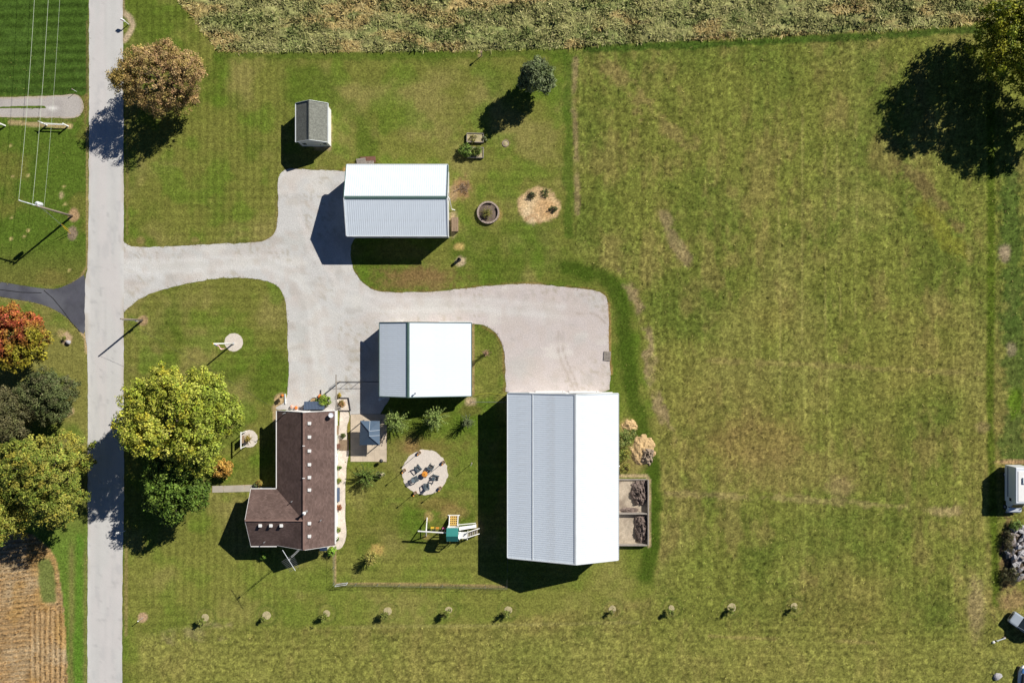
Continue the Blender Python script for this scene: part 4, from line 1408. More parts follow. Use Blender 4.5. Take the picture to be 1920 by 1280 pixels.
SP = [(158, 178, 96), (142, 166, 84), (172, 188, 112), (126, 152, 70)]
spiky('young_willow', 'wide spiky light green bush beside the gazebo', 743, 787, 1.6, 2.35, 3.0, SP, 41, 110, 60, 0.2)
spiky('young_willow', 'spiky bright green bush behind the lopsided-roof garage, between two bushes', 817, 784, 1.7, 2.1, 3.4, SP, 42, 95, 60, 0.2)
spiky('young_willow', 'thin small bush nearest the barn in the fenced yard', 877, 790, 1.2, 1.25, 2.4, SG, 43, 60, 34, 0.16)
spiky('pine_shrub', 'leafy dark bush beside the pebble bed near the fire pit', 684, 893, 1.0, 2.1, 1.9, [(112, 136, 58), (92, 118, 48), (128, 146, 70)], 44, 80, 50, 0.2)
spiky('dry_shrub', 'straw yellow drooping bush below the swing set lawn', 697, 1045, 1.1, 1.25, 2.3, [(176, 170, 88), (150, 156, 74), (196, 182, 104)], 45, 60, 46, 0.17)
tree('flower_bush', 'small flowering bush with pale blooms near the fire pit', 714, 889, 0.6, 0.75, 0.1, 1.2, [(120, 140, 64), (214, 190, 170), (104, 130, 56)], 46, 26, 26, 0.16, 0.2, 4, 0.5, cat='shrub', r0=0.03)
spiky('bare_shrub', 'brown twiggy small tree on the grass strip between garage and barn', 912, 662, 1.0, 0.75, 2.2, [(176, 140, 110), (150, 120, 96), (190, 160, 130)], 47, 34, 30, 0.13)

# -- saplings in a row, each in its own ring of mulch
ring_pts = [(385, 1157), (500, 1153), (613, 1149), (727, 1145), (841, 1143), (953, 1143), (1148, 1142), (1259, 1140), (1372, 1138), (1489, 1136)]
rp = None
sap_c = {}
for i, (x, y) in enumerate(ring_pts):
    wx, wy = W(x, y)
    if rp is None:
        mb = MB(); n = 28
        prof = [(math.cos(2 * math.pi * k / n) * 0.58 * (1 + random.uniform(-.06, .06)), math.sin(2 * math.pi * k / n) * 0.58) for k in range(n)]
        mb.prism(prof, -0.05, 0.045)
        rp = mb.mesh('mulch_ring')
    o = link('mulch_ring', rp, M['mulch'], None, (wx, wy, 0), random.uniform(0, 6))
    tag(o, kind='structure')
    k = i % 3
    if k not in sap_c:
        rng = np.random.default_rng(60 + k)
        cen = rng.normal(size=(20, 3)) * np.array([0.17, 0.17, 0.27]) + np.array([0, 0, 0.75])
        cen[:, 2] = np.clip(cen[:, 2], 0.2, None)
        d = rng.normal(size=(20, 3))
        v, f, c = leaf_cloud(cen, d, 26, 0.22, 0.15, [(128, 140, 64), (110, 128, 54), (146, 150, 78)], rng)
        root = empty('sapling', (0, 0, 0), 'young sapling standing in a ring of mulch in the long row', 'sapling', 'saplings in a row along the lawn')
        np_mesh('crown', v, f, c, M['leaf'], root)
        mb = MB()
        limb_tubes(mb, (0, 0, 0), (0, 0, 1.2), 0.03, cen[:5], rng, 5)
        mb.build('trunk', M['bark'], root)
        sap_c[k] = root
        r = root
    else:
        r = copy_tree(sap_c[k])
    r['label'] = '%s sapling from the roadside marker post, in a mulch ring' % ['first', 'second', 'third', 'fourth', 'fifth', 'sixth', 'seventh', 'eighth', 'ninth', 'tenth'][i]
    r.location = (wx - 0.26, wy - 0.24, 0)
    r.rotation_euler = (0, 0, random.uniform(0, 6))
    s = random.uniform(0.72, 1.3)
    r.scale = (s * random.uniform(0.85, 1.15), s, s * random.uniform(0.85, 1.2))
    q_ = random.uniform(0.85, 1.12)
    o.scale = (q_, q_ * random.uniform(0.85, 1.1), 1)

# ------------------------------------------------------------------ poles and lines
PB = Vector((*W(135.5, 405), 0))
HP = 7.5
up_ = empty('utility_pole', PB, 'utility pole carrying a transformer on the grass verge', 'utility pole')
MB().tube([(0, 0, -0.1), (0, 0, 3.5), (0, 0, HP + 0.25)], [0.17, 0.15, 0.12], 10).build('pole', M['pole_wood'], up_, smooth=True)
arm_l = V(37, 376, HP) - PB
arm_r = V(77, 381, HP) - PB
arm_l.z = arm_r.z = HP
MB().beam(arm_l, Vector((0.25, -0.02, HP)), 0.13, 0.13).build('crossarm', M['pale_trim'], up_)
MB().beam((arm_l.x * 0.45, arm_l.y * 0.45, HP - 0.05), (0, 0, HP - 1.0), 0.05, 0.05).build('brace', M['steel'], up_)
ins = MB().lathe((0, 0, 0), [(0.05, 0), (0.09, 0.06), (0.05, 0.12), (0.08, 0.18), (0.03, 0.26)], 8).mesh('insulator')
for t in (0.97, 0.5, 0.2):
    link('insulator', ins, M['pale_trim'], up_, arm_l * t + Vector((0, 0, (1 - t) * HP + 0.065)))
tr = Vector((arm_l.x * 0.1, 0.42, HP - 1.15))
tc_ = MB().lathe(tr, [(0.27, 0), (0.3, 0.04), (0.3, 0.86), (0.27, 0.94), (0.1, 1.0)], 14).build('transformer', M['pale_trim'], up_, smooth=True)
for dx in (-0.12, 0.12):
    MB().lathe(tr + Vector((dx, 0, 0.95)), [(0.05, 0), (0.06, 0.1), (0.03, 0.28)], 8).build('bushing', M['steel'], tc_)
MB().box((tr.x * 0.4, 0.2, HP - 0.6), (0.1, 0.32, 0.12)).build('bracket', M['steel'], up_)


def wire(name, label, a, b, sag, r, n=14, cat='power line', mat_=None, group=None):
    a = Vector(a); b = Vector(b)
    pts = []
    for i in range(n + 1):
        t = i / n
        p = a.lerp(b, t)
        p.z -= sag * 4 * t * (1 - t)
        pts.append(p - a)
    o = MB().tube(pts, r, 6).build(name, mat_ or M['wire'], None, a)
    return tag(o, label, cat, group)


up2 = copy_tree(up_)
PB2 = PB + Vector((3.3, 60, 0))
up2.location = PB2
up2['label'] = 'next utility pole along the overhead wires beyond the deep green lawn'
for t, zz, lab in ((0.97, HP + 0.3, 'overhead wire from the crossarm tip of the transformer pole'), (0.2, HP + 0.3, 'overhead wire from the crossarm beside the transformer'),
                   (0.0, 6.2, 'lower overhead wire fixed to the transformer pole shaft')):
    q = Vector((arm_l.x * t, arm_l.y * t, zz))
    wire('power_line', lab, PB + q, PB2 + q, 0.9, 0.018 if t else 0.012)
for dx, lab in ((0, 'guy wire with yellow guard nearest the transformer pole'), (1, 'second guy wire with yellow guard beside the first one')):
    top = PB + Vector((0, -0.1, HP - 0.6 - dx * 0.5))
    bot = Vector((*W(131 + dx * 2.5, 433 + dx * 6), 0.0))
    g = wire('guy_wire', lab, top, bot, 0.0, 0.012, 2, 'guy wire', M['steel'])
    d = (top - bot)
    q0 = bot - top + d * 0.03
    q1 = bot - top + d * 0.30
    MB().tube([q0, q1], 0.04, 6).build('guard', M['yellow'], g)

P2 = Vector((*W(267.5, 600), 0))
H2 = 5.8
p2 = empty('service_pole', P2, 'bare wooden service pole beside the gravel drive entrance', 'utility pole')
MB().tube([(0, 0, -0.1), (0, 0, 3), (0, 0, H2)], [0.14, 0.12, 0.1], 10).build('pole', M['pole_wood'], p2, smooth=True)
MB().box((-0.05, -0.2, 1.55), (0.3, 0.16, 0.5)).build('meter_box', M['steel'], p2)
MB().tube([(0.02, -0.16, 0.1), (0.02, -0.16, H2 - 0.4)], 0.025, 6).build('conduit', M['steel'], p2)
hm = hc + mast + Vector((0, 0, 1.3))
wire('service_wire', 'thin service wire from the bare pole to the house roof mast', P2 + Vector((0, 0, H2 - 0.1)), hm, 0.55, 0.012, 16, 'power line', M['dark_metal'])

# flagpole with its flag hanging
FP = Vector((*W(437.5, 644), 0))
fl = empty('flagpole', FP, 'white flagpole in a round gravel pad on the front lawn', 'flagpole')
HF = 6.9
MB().tube([(0, 0, 0), (0, 0, 3.4), (0, 0, HF)], [0.11, 0.1, 0.08], 10).build('pole', M['white'], fl, smooth=True)
MB().lathe((0, 0, HF), [(0.02, 0), (0.08, 0.05), (0.08, 0.11), (0.02, 0.16)], 10).build('finial', M['yellow'], fl)
MB().lathe((0, 0, 0), [(0.2, 0.0), (0.2, 0.12), (0.1, 0.16)], 12).build('base_collar', M['steel'], fl)
flag = empty('flag', FP + Vector((0, 0, HF - 1.0)), 'red and white striped flag drooping from the flagpole', 'flag')
d2 = Vector((0.78, -0.66, 0)).normalized()
nrm2 = Vector((d2.y, -d2.x, 0))


def flagpt(s, t):
    """s along the fly 0..1, t down the hoist 0..1"""
    wv = 0.13 * math.sin(s * 9 + t * 2) * (0.3 + s)
    return d2 * (0.06 + s * 1.15) + nrm2 * wv + Vector((0, 0, 0.85 - t * 0.8 - s * s * 0.75))


for k in range(13):
    mb = MB(); vs_ = []; fs_ = []
    for i in range(11):
        for t in (k / 13, (k + 1) / 13):
            vs_.append(flagpt(i / 10, t))
    fs_ = [(2 * i, 2 * i + 1, 2 * i + 3, 2 * i + 2) for i in range(10)]
    s0 = 4 if k < 7 else 0
    fs_ = fs_[s0:]
    MB().add(vs_, fs_).build('stripe', M['red'] if k % 2 == 0 else M['cloth_white'], flag, recalc=False)
mb = MB(); vs_ = []
for i in range(5):
    for t in (0, 7 / 13):
        vs_.append(flagpt(i / 10, t))
MB().add(vs_, [(2 * i, 2 * i + 1, 2 * i + 3, 2 * i + 2) for i in range(4)]).build('canton', M['navy'], flag, recalc=False)

# two-post frame standing in the small gravel circle
sf = empty('hanging_frame', (*W(461, 822), 0), 'white two-post frame with a hanging panel in a gravel circle', 'sign frame')
for y in (-1.1, 1.1):
    MB().box((0, y, 0.95), (0.1, 0.1, 1.9)).build('post', M['white'], sf)
MB().box((0, 0, 1.86), (0.13, 2.5, 0.12)).build('beam', M['white'], sf)
MB().box((0, 0.05, 1.05), (0.05, 1.1, 0.85)).build('panel', M['wood'], sf)
for y in (-0.4, 0.5):
    MB().tube([(0, y, 1.47), (0, y, 1.82)], 0.012, 5).build('chain', M['steel'], sf)
spiky('ornamental_grass', 'tawny clump of grass in the gravel circle with the frame', 466, 822, 0.3, 0.75, 0.8, [(186, 160, 84), (166, 146, 70), (146, 140, 66)], 71, 60, 30, 0.13, cat='plant', r_st=0.012)

# marker post, bollard-like post, stumps
pp = empty('marker_post', (*W(268, 1157), 0), 'short pale post in a bare earth circle near the road', 'post')
MB().tube([(0, 0, 0), (0, 0, 1.35)], [0.07, 0.06], 8).build('post', M['grey_wood'], pp)
MB().lathe((0, 0, 1.35), [(0.09, 0), (0.09, 0.04), (0.02, 0.12)], 8).build('cap', M['white'], pp)
pp = empty('bird_post', (*W(903, 105), 0), 'lone weathered post with a box at the hay field edge', 'post')
MB().tube([(0, 0, 0), (0, 0, 1.2)], [0.06, 0.05], 8).build('post', M['grey_wood'], pp)
MB().box((0, 0, 1.3), (0.2, 0.2, 0.28)).build('box', M['wood'], pp)
MB().slab([(-0.16, -0.16, 1.5), (0.16, -0.16, 1.5), (0.16, 0.16, 1.44), (-0.16, 0.16, 1.44)], 0.03).build('lid', M['wood'], pp)
pp = empty('black_pipe', (*W(861, 487), 0), 'upright black pipe in a bare patch near the drive', 'pipe')
MB().lathe((0, 0, 0), [(0.22, 0), (0.22, 0.95), (0.19, 0.95), (0.19, 0.6)], 14).build('tube', M['dark_metal'], pp)
MB().lathe((0, 0, 0), [(0.3, 0), (0.3, 0.06), (0.23, 0.08)], 14).build('foot', M['rubber'], pp)


# mailboxes
def mailbox(px, py, label, rz, big=1.0):
    r = empty('mailbox', (*W(px, py), 0), label, 'mailbox', None, rz)
    MB().box((0, 0, 0.52), (0.1, 0.1, 1.04)).build('post', M['white'], r)
    MB().box((-0.18, 0, 1.02), (0.6, 0.1, 0.09)).build('arm', M['white'], r)
    mb = MB(); n = 8
    prof = [(-0.13 * big, 0.0)] + [(0.13 * big * -math.cos(math.pi * k / n), 0.16 * big + 0.13 * big * math.sin(math.pi * k / n)) for k in range(n + 1)] + [(0.13 * big, 0.0)]
    m_ = len(prof)
    vs_ = [(-0.55 * big, a, 1.07 + z) for a, z in prof] + [(0.02, a, 1.07 + z) for a, z in prof]
    b = mb.add(vs_, [tuple(range(m_)), tuple(range(m_, 2 * m_))[::-1]] + [(k, m_ + k, m_ + (k + 1) % m_, (k + 1) % m_) for k in range(m_)]).build('box', M['white'], r)
    MB().box((-0.56 * big, 0, 1.2), (0.02, 0.23 * big, 0.24 * big)).build('flap', M['steel'], b)
    MB().box((-0.2, -0.15 * big, 1.32), (0.16, 0.02, 0.06)).build('signal_flag', M['red'], b)
    return r


mailbox(241.5, 46, 'white mailbox in the gravel bump beside the road near the russet tree', math.radians(-25))
mailbox(234.5, 994.5, 'white mailbox on the road edge in the maple shade', 0.0, 1.1)

# split-rail fence pieces
sfn = empty('split_rail_fence', (*W(106, 236), 0), 'short split-rail fence on bare soil by the gravel pull-off', 'fence')
o0 = Vector((*W(106, 236), 0))
ps = [Vector((*W(a, b), 0)) - o0 for a, b in ((88, 235), (128, 237))]
for p in ps:
    MB().box(p + Vector((0, 0, 0.6)), (0.17, 0.17, 1.2)).box(p + Vector((0, 0, 1.22)), (0.22, 0.22, 0.05)).build('post', M['white'], sfn)
for z, e in ((1.0, 0.0), (0.55, 0.05)):
    MB().beam(ps[0] + Vector((0.1, 0, z)), ps[1] + Vector((-0.1, e, z - 0.05)), 0.09, 0.12).build('rail', M['white'], sfn)
MB().beam(ps[0] + Vector((-0.08, 0.1, 1.15)), ps[0] + Vector((-0.55, 0.25, 1.15)), 0.07, 0.1).build('rail', M['white'], sfn)
sf2 = empty('split_rail_fence', (*W(2, 234), 0), 'matching split-rail fence end across the gap from the first', 'fence')
o0 = Vector((*W(2, 234), 0))
ps = [Vector((*W(a, b), 0)) - o0 for a, b in ((-30, 232), (10, 236))]
for p in ps:
    MB().box(p + Vector((0, 0, 0.6)), (0.17, 0.17, 1.2)).build('post', M['white'], sf2)
for z in (1.0, 0.55):
    MB().beam(ps[0] + Vector((0.1, 0, z)), ps[1] + Vector((-0.1, 0, z - 0.05)), 0.09, 0.12).build('rail', M['white'], sf2)
rd = empty('reflector_post', (*W(143.5, 172), 0), 'thin pale reflector post at the corner of the deep green lawn', 'post')
MB().tube([(0, 0, 0), (0, 0, 1.1)], 0.035, 6).build('stake', M['white'], rd)
MB().box((0, 0.03, 1.0), (0.09, 0.02, 0.16)).build('reflector', M['red'], rd)


def rock_mesh(seed, s=(1, 1, 1), sub=2, flat=0.25):
    rng = np.random.default_rng(seed)
    bm = bmesh.new()
    bmesh.ops.create_icosphere(bm, subdivisions=sub, radius=0.5)
    pl = [(Vector(rng.normal(size=3)).normalized(), rng.uniform(0.28, 0.42)) for _ in range(9)]
    for v in bm.verts:
        for n_, d_ in pl:
            e = v.co.dot(n_) - d_
            if e > 0:
                v.co -= n_ * e
        v.co.x *= s[0]; v.co.y *= s[1]; v.co.z *= s[2]
    me = bpy.data.meshes.new('rock')
    bm.to_mesh(me); bm.free()
    return me


# decorative stone group across the road
st_ = link('boulder', rock_mesh(5, (1.0, 0.7, 0.8)), M['rock'], None, (*W(130, 641), 0.16), -0.7)
tag(st_, 'pale boulder in a bare oval beside the asphalt driveway', 'boulder')
spiky('low_plant', 'low yellow-green plant next to the pale boulder', 122, 633, 0.15, 0.5, 0.4, [(150, 150, 70), (120, 130, 56)], 72, 34, 26, 0.12, cat='plant', r_st=0.01)
pp = empty('garden_stake', (*W(107, 626), 0), 'thin garden stake with a plaque near the red maple', 'stake')
MB().tube([(0, 0, 0), (0, 0, 1.3)], 0.02, 6).build('stake', M['dark_metal'], pp)
MB().box((0, 0, 1.15), (0.3, 0.02, 0.25)).build('plaque', M['dark_metal'], pp)


# ------------------------------------------------------------------ fences of the back yard
def fence(name, label, pts, h, spacing, post_r=0.03, wires=(0.05, 0.6), top_rail=True, mat_=M['fence'], mesh=True, caps=False):
    o0 = Vector((*W(*pts[0]), 0))
    root = empty(name, o0, label, 'fence')
    P = [Vector((*W(*p), 0)) - o0 for p in pts]
    pm = MB().tube([(0, 0, 0), (0, 0, h)], post_r, 6).mesh('post')
    nodes = []
    for a, b in zip(P[:-1], P[1:]):
        n = max(1, round((b - a).length / spacing))
        for i in range(n):
            nodes.append(a.lerp(b, i / n))
    nodes.append(P[-1])
    for q in nodes:
        link('post', pm, mat_, root, q)
    if top_rail:
        MB().tube([p + Vector((0, 0, h - 0.04)) for p in P], 0.014, 6).build('top_rail', mat_, root)
    mb = MB()
    for a, b in zip(P[:-1], P[1:]):
        for z in wires:
            mb.tube([a + Vector((0, 0, z)), b + Vector((0, 0, z))], 0.006, 4)
        if mesh:
            n = int((b - a).length / 0.3)
            for i in range(n):
                q0 = a.lerp(b, i / n); q1 = a.lerp(b, min(1, (i + 3) / n))
                mb.tube([q0 + Vector((0, 0, 0.05)), q1 + Vector((0, 0, h - 0.05))], 0.002, 3, cap=False)
                mb.tube([q1 + Vector((0, 0, 0.05)), q0 + Vector((0, 0, h - 0.05))], 0.002, 3, cap=False)
    mb.build('wire_mesh', mat_, root, recalc=False)
    return root


fence('yard_fence', 'wire fence enclosing the back yard between house and barn', [(628, 1030), (628, 1092), (790, 1095), (950.5, 1098.5), (952, 1034)], 1.15, 2.95)
gt = empty('yard_gate', (*W(641, 1094.5), 0), 'narrow pale gate lying open at the corner of the yard fence', 'gate')
for a, b in (((-0.8, 0, 0.1), (0.9, 0.25, 0.1)), ((-0.8, 0, 1.05), (0.9, 0.25, 1.05)), ((-0.8, 0, 0.1), (-0.8, 0, 1.05)), ((0.9, 0.25, 0.1), (0.9, 0.25, 1.05))):
    MB().tube([a, b], 0.03, 6).build('frame_tube', M['pale_trim'], gt)
for k in range(8):
    t = (k + 0.5) / 8
    MB().tube([(-0.8 + 1.7 * t, 0.25 * t, 0.1), (-0.8 + 1.7 * t, 0.25 * t, 1.05)], 0.012, 5).build('bar', M['pale_trim'], gt)
fence('link_fence', 'wire fence running from the garage corner to the barn', [(886, 752.5), (950, 753)], 1.15, 2.5, caps=True)
fence('strip_fence', 'thin wire fence around the grass strip beside the drive', [(905, 611), (915, 613), (934, 625), (944, 648), (946.5, 690), (947, 728)], 1.1, 2.6, 0.022, (0.4, 0.75, 1.05), False, M['dark_metal'], False)
# tubular gate between house arbor and garage
tg = empty('tube_gate', (*W(671, 715), 0), 'dark tubular gate between the arbor post and the garage', 'gate')
gx0 = W(633, 715)[0] - tg.location.x; gx1 = W(716, 715)[0] - tg.location.x
for z in (0.2, 1.15):
    MB().tube([(gx0, 0, z), (gx1, 0, z)], 0.03, 6).build('rail', M['dark_metal'], tg)
for x in (gx0, gx0 + (gx1 - gx0) * 0.25, gx0 + (gx1 - gx0) * 0.5, gx0 + (gx1 - gx0) * 0.72, gx1):
    MB().tube([(x, 0, 0), (x, 0, 1.2)], 0.035, 6).build('post', M['dark_metal'], tg)
# arbor beam
ab = empty('garden_arbor', (*W(637, 736), 0), 'weathered timber arbor with one long beam above the flower bed', 'arbor')
o0 = ab.location.copy()
HA = 2.5
b0 = V(630.5, 714, HA) - o0; b1 = V(630.5, 768, HA) - o0
MB().beam(b0, b1, 0.16, 0.2).build('beam', M['grey_wood'], ab)
for t in (0.04, 0.94):
    q = b0.lerp(b1, t)
    MB().box((q.x, q.y, HA / 2 - 0.05), (0.13, 0.13, HA - 0.1)).build('post', M['grey_wood'], ab)
MB().box((b0.x, b0.y + 0.2, HA + 0.14), (0.16, 1.5, 0.08)).build('rafter', M['grey_wood'], ab)
# yellow hose
pts = [Vector((*W(a, b), 0.04)) for a, b in ((887, 742), (900, 738.5), (918, 737), (935, 739), (951, 742.5))]
o0 = pts[0].copy()
tag(MB().tube([p - o0 for p in pts], 0.035, 6).build('garden_hose', M['hose'], None, o0), 'yellow-green hose lying on the grass between garage and barn', 'hose')
# security light on the corner of the garage
li = empty('yard_light', V(714, 748, 2.4), 'white floodlight on a bracket at the garage corner', 'light')
MB().beam((0.9, 0.35, 0.1), (-0.05, 0, 0.1), 0.14, 0.12).build('arm', M['white'], li)
MB().lathe((-0.15, -0.05, -0.12), [(0.06, 0.3), (0.19, 0.24), (0.2, 0.05), (0.1, 0.0)], 12).build('lamp_head', M['white'], li)

# ------------------------------------------------------------------ gazebo on the patio
gz = empty('gazebo', (*W(697, 808), 0), 'slate blue hip-roofed gazebo on the concrete patio', 'gazebo')
o0 = gz.location.copy()
A = [V(675.5, 788.5, 2.15) - o0, V(712, 789, 2.15) - o0, V(712, 834, 2.15) - o0, V(674, 834, 2.15) - o0]
R0 = V(692, 808, 3.0) - o0; R1 = V(692, 817, 3.0) - o0
for tri in ((A[0], A[1], R0), (A[1], A[2], R1, R0), (A[2], A[3], R1), (A[3], A[0], R0, R1)):
    MB().slab(list(tri)[::-1] if False else list(tri), 0.04).build('roof_panel', M['gazebo'], gz)
for a, b in ((A[0], R0), (A[1], R0), (A[2], R1), (A[3], R1), (R0, R1)):
    MB().tube([a + Vector((0, 0, 0.02)), b + Vector((0, 0, 0.03))], 0.035, 6).build('hip_rib', M['gazebo'], gz)
mid = (A[1] + A[2]) / 2
M['gaz_seam'] = mat('gazebo_seam', (0.42, 0.47, 0.52), 0.4, 0.05)
for a, b in ((R0, (A[0] + A[1]) / 2), (R0, A[1].lerp(A[2], 0.38)), (R1, A[1].lerp(A[2], 0.6))):
    MB().tube([a + Vector((0, 0, 0.03)), b + Vector((0, 0, 0.03))], 0.035, 6).build('seam', M['gaz_seam'], gz)
for k, a in enumerate(A):
    q = a * 0.92
    MB().box((q.x, q.y, 1.05), (0.1, 0.1, 2.1)).build('post', M['dark_metal'], gz)
for k in range(4):
    a = A[k] * 0.94; b = A[(k + 1) % 4] * 0.94
    MB().beam((a.x, a.y, 2.05), (b.x, b.y, 2.05), 0.08, 0.1).build('beam', M['dark_metal'], gz)
# patio table under it and a grill beside it
tb = empty('patio_table', (*W(691, 822), 0.04), 'patio table half hidden under the blue gazebo', 'table')
MB().lathe((0, 0, 0.7), [(0.6, 0), (0.6, 0.04)], 18).build('top', M['wood'], tb)
for k in range(4):
    a = math.pi / 4 + k * math.pi / 2
    MB().tube([(0.4 * math.cos(a), 0.4 * math.sin(a), 0), (0.3 * math.cos(a), 0.3 * math.sin(a), 0.7)], 0.03, 6).build('leg', M['dark_metal'], tb)
kg = empty('kettle_grill', (*W(716.5, 862), 0.04), 'black kettle grill at the patio corner', 'grill')
MB().lathe((0, 0, 0.5), [(0.05, 0), (0.24, 0.1), (0.28, 0.22), (0.28, 0.25), (0.22, 0.4), (0.06, 0.47)], 14).build('kettle', M['dark_metal'], kg, smooth=True)
for k in range(3):
    a = k * 2.09
    MB().tube([(0.26 * math.cos(a), 0.26 * math.sin(a), 0), (0.1 * math.cos(a), 0.1 * math.sin(a), 0.56)], 0.018, 6).build('leg', M['steel'], kg)

# ------------------------------------------------------------------ fire pit circle
fp = empty('fire_pit', (*W(797.2, 887), 0.034), 'round fire pit with an orange lid amid the chairs', 'fire pit')
MB().lathe((0, 0, 0), [(0.3, 0), (0.34, 0.05), (0.36, 0.55), (0.33, 0.55)], 18).build('bowl', M['dark_metal'], fp, smooth=True)
MB().lathe((0, 0, 0.55), [(0.44, 0), (0.44, 0.04), (0.3, 0.07), (0.05, 0.1)], 18).build('lid', M['orange'], fp)
MB().lathe((0, 0, 0.65), [(0.05, 0), (0.05, 0.05)], 8).build('knob', M['dark_metal'], fp)


def adirondack():
    r = empty('lawn_chair', (0, 0, 0), 'x', 'chair', 'chairs around the fire pit')
    for k in range(5):      # seat slats, chair faces +X
        x = -0.18 + k * 0.13
        MB().box((x, 0, 0.36 + 0.03 * k), (0.11, 0.56, 0.025)).build('seat_slat', M['chair'], r)
    for k in range(5):
        y = -0.22 + k * 0.11
        MB().beam((-0.22, y, 0.32), (-0.58, y * 1.15, 1.0 - abs(k - 2) * 0.04), 0.095, 0.025).build('back_slat', M['chair'], r)
    for y in (-0.36, 0.36):
        MB().box((-0.02, y, 0.62), (0.78, 0.14, 0.03)).build('armrest', M['chair'], r)
        MB().box((0.32, y * 0.95, 0.3), (0.1, 0.05, 0.6)).build('front_leg', M['chair'], r)
        MB().beam((0.4, y * 0.86, 0.36), (-0.6, y * 0.86, 0.05), 0.045, 0.12).build('rear_leg', M['chair'], r)
    MB().box((-0.4, 0, 0.6), (0.05, 0.72, 0.08)).build('crosspiece', M['chair'], r)
    return r


ch0 = adirondack()
for i, (x, y, lab) in enumerate([(785.5, 877.5, 'slate chair by the fire pit, beside the lamp pole in the grass edge'),
                                 (808, 875.5, 'slate chair on the patio side of the fire pit, facing the yard'),
                                 (780, 896.5, 'slate chair by the fire pit, on the house side'),
                                 (800.5, 909.5, 'slate chair by the fire pit, on the swing set side'),
                                 (816, 893.5, 'slate chair by the fire pit, on the barn side')]):
    o = ch0 if i == 0 else copy_tree(ch0)
    o['label'] = lab
    wx, wy = W(x, y)
    o.location = (wx, wy, 0.036)
    fx_, fy_ = W(797.2, 887)
    o.rotation_euler = (0, 0, math.atan2(fy_ - wy, fx_ - wx) + random.uniform(-0.25, 0.25))


def lamp_pole():
    r = empty('lamp_pole', (0, 0, 0), 'x', 'lamp pole', 'poles in tubs around the fire pit')
    MB().lathe((0, 0, 0), [(0.2, 0), (0.26, 0.25), (0.24, 0.48), (0.2, 0.48), (0.2, 0.4)], 14).build('tub', M['wood'], r)
    MB().tube([(0, 0, 0.1), (0, 0, 2.35)], 0.035, 8).build('pole', M['wood'], r)
    MB().lathe((0, 0, 2.3), [(0.04, 0), (0.1, 0.05), (0.1, 0.2), (0.03, 0.28)], 8).build('lamp', M['orange'], r)
    return r


lp = lamp_pole()
for i, (x, y, lab) in enumerate([(787, 847.5, 'lamp pole in a tub at the fire circle edge nearest the patio bushes'),
                                 (759, 880.5, 'lamp pole in a tub in the grass on the house side of the fire circle'),
                                 (779.5, 922.5, 'lamp pole in a tub where the fire circle meets the yard lawn, house side'),
                                 (826, 913.5, 'lamp pole in a tub at the fire circle edge nearest the swing set tower'),
                                 (832, 865.5, 'lamp pole in a tub at the fire circle edge nearest the barn')]):
    o = lp if i == 0 else copy_tree(lp)
    o['label'] = lab
    o.location = (*W(x, y), 0.0)
pp = empty('clothes_pole', (*W(884.5, 868), 0), 'slim bare pole on the yard lawn near the barn', 'post')
MB().tube([(0, 0, 0), (0, 0, 2.0)], 0.035, 8).build('pole', M['steel'], pp)
MB().lathe((0, 0, 2.0), [(0.05, 0), (0.05, 0.05), (0.01, 0.09)], 8).build('cap', M['steel'], pp)
MB().lathe((0, 0, 0), [(0.12, 0), (0.1, 0.06)], 8).build('foot', M['block'], pp)

# ------------------------------------------------------------------ swing set
ss = empty('swing_set', (*W(846, 996), 0), 'white swing set with green roof, slide and climbing wall', 'swing set')
o0 = ss.location.copy()


def sp_(px, py, z):
    return V(px, py, z) - o0


HB = 2.35
bm0 = sp_(783.5, 995, HB); bm1 = sp_(838, 998.5, HB)
MB().beam(bm0, bm1, 0.14, 0.16).build('swing_beam', M['white'], ss)
ax = sp_(799, 996, HB)
for py_ in (970, 1005):
    foot = sp_(801 if py_ < 980 else 799, py_, 0.0)
    MB().beam(foot, ax, 0.12, 0.12).build('leg', M['white'], ss)
MB().beam(sp_(800.5, 978, 0.9), sp_(799.5, 1003, 0.9), 0.08, 0.08).build('brace', M['white'], ss)
for k, (x, mname) in enumerate(((808, 'yellow'), (817.5, 'orange'), (830, 'pink'))):
    top = bm0.lerp(bm1, (x - 783.5) / 54.5)
    sw = MB().box((top.x, top.y + 0.1, 0.5), (0.5, 0.28, 0.05)).build('swing_seat', M[mname], ss)
    for dx in (-0.22, 0.22):
        MB().tube([(top.x + dx, top.y, HB - 0.08), (top.x + dx, top.y + 0.1, 0.52)], 0.01, 5).build('chain', M['steel'], sw)
# tower
tx0, ty0 = sp_(840.5, 986, 1.3).x, sp_(840.5, 986, 1.3).y
tx1, ty1 = sp_(859.5, 1008, 1.3).x, sp_(859.5, 1008, 1.3).y
MB().box(((tx0 + tx1) / 2, (ty0 + ty1) / 2, 1.3), (tx1 - tx0, ty0 - ty1, 0.08)).build('deck', M['white'], ss)
for x in (tx0, tx1):
    for y in (ty0, ty1):
        MB().box((x, y, 1.35), (0.11, 0.11, 2.7)).build('tower_post', M['white'], ss)
for y in (ty0, ty1):
    for z in (1.75, 2.15):
        MB().box(((tx0 + tx1) / 2, y, z), (tx1 - tx0, 0.05, 0.1)).build('guard_rail', M['white'], ss)
for k in range(6):
    MB().box((tx0 + (tx1 - tx0) * (k + 0.5) / 6, ty1, 1.75), (0.07, 0.03, 0.8)).build('picket', M['white'], ss)
ridge_y = (ty0 * 0.45 + ty1 * 0.55)
zr0, ze = 3.25, 2.65
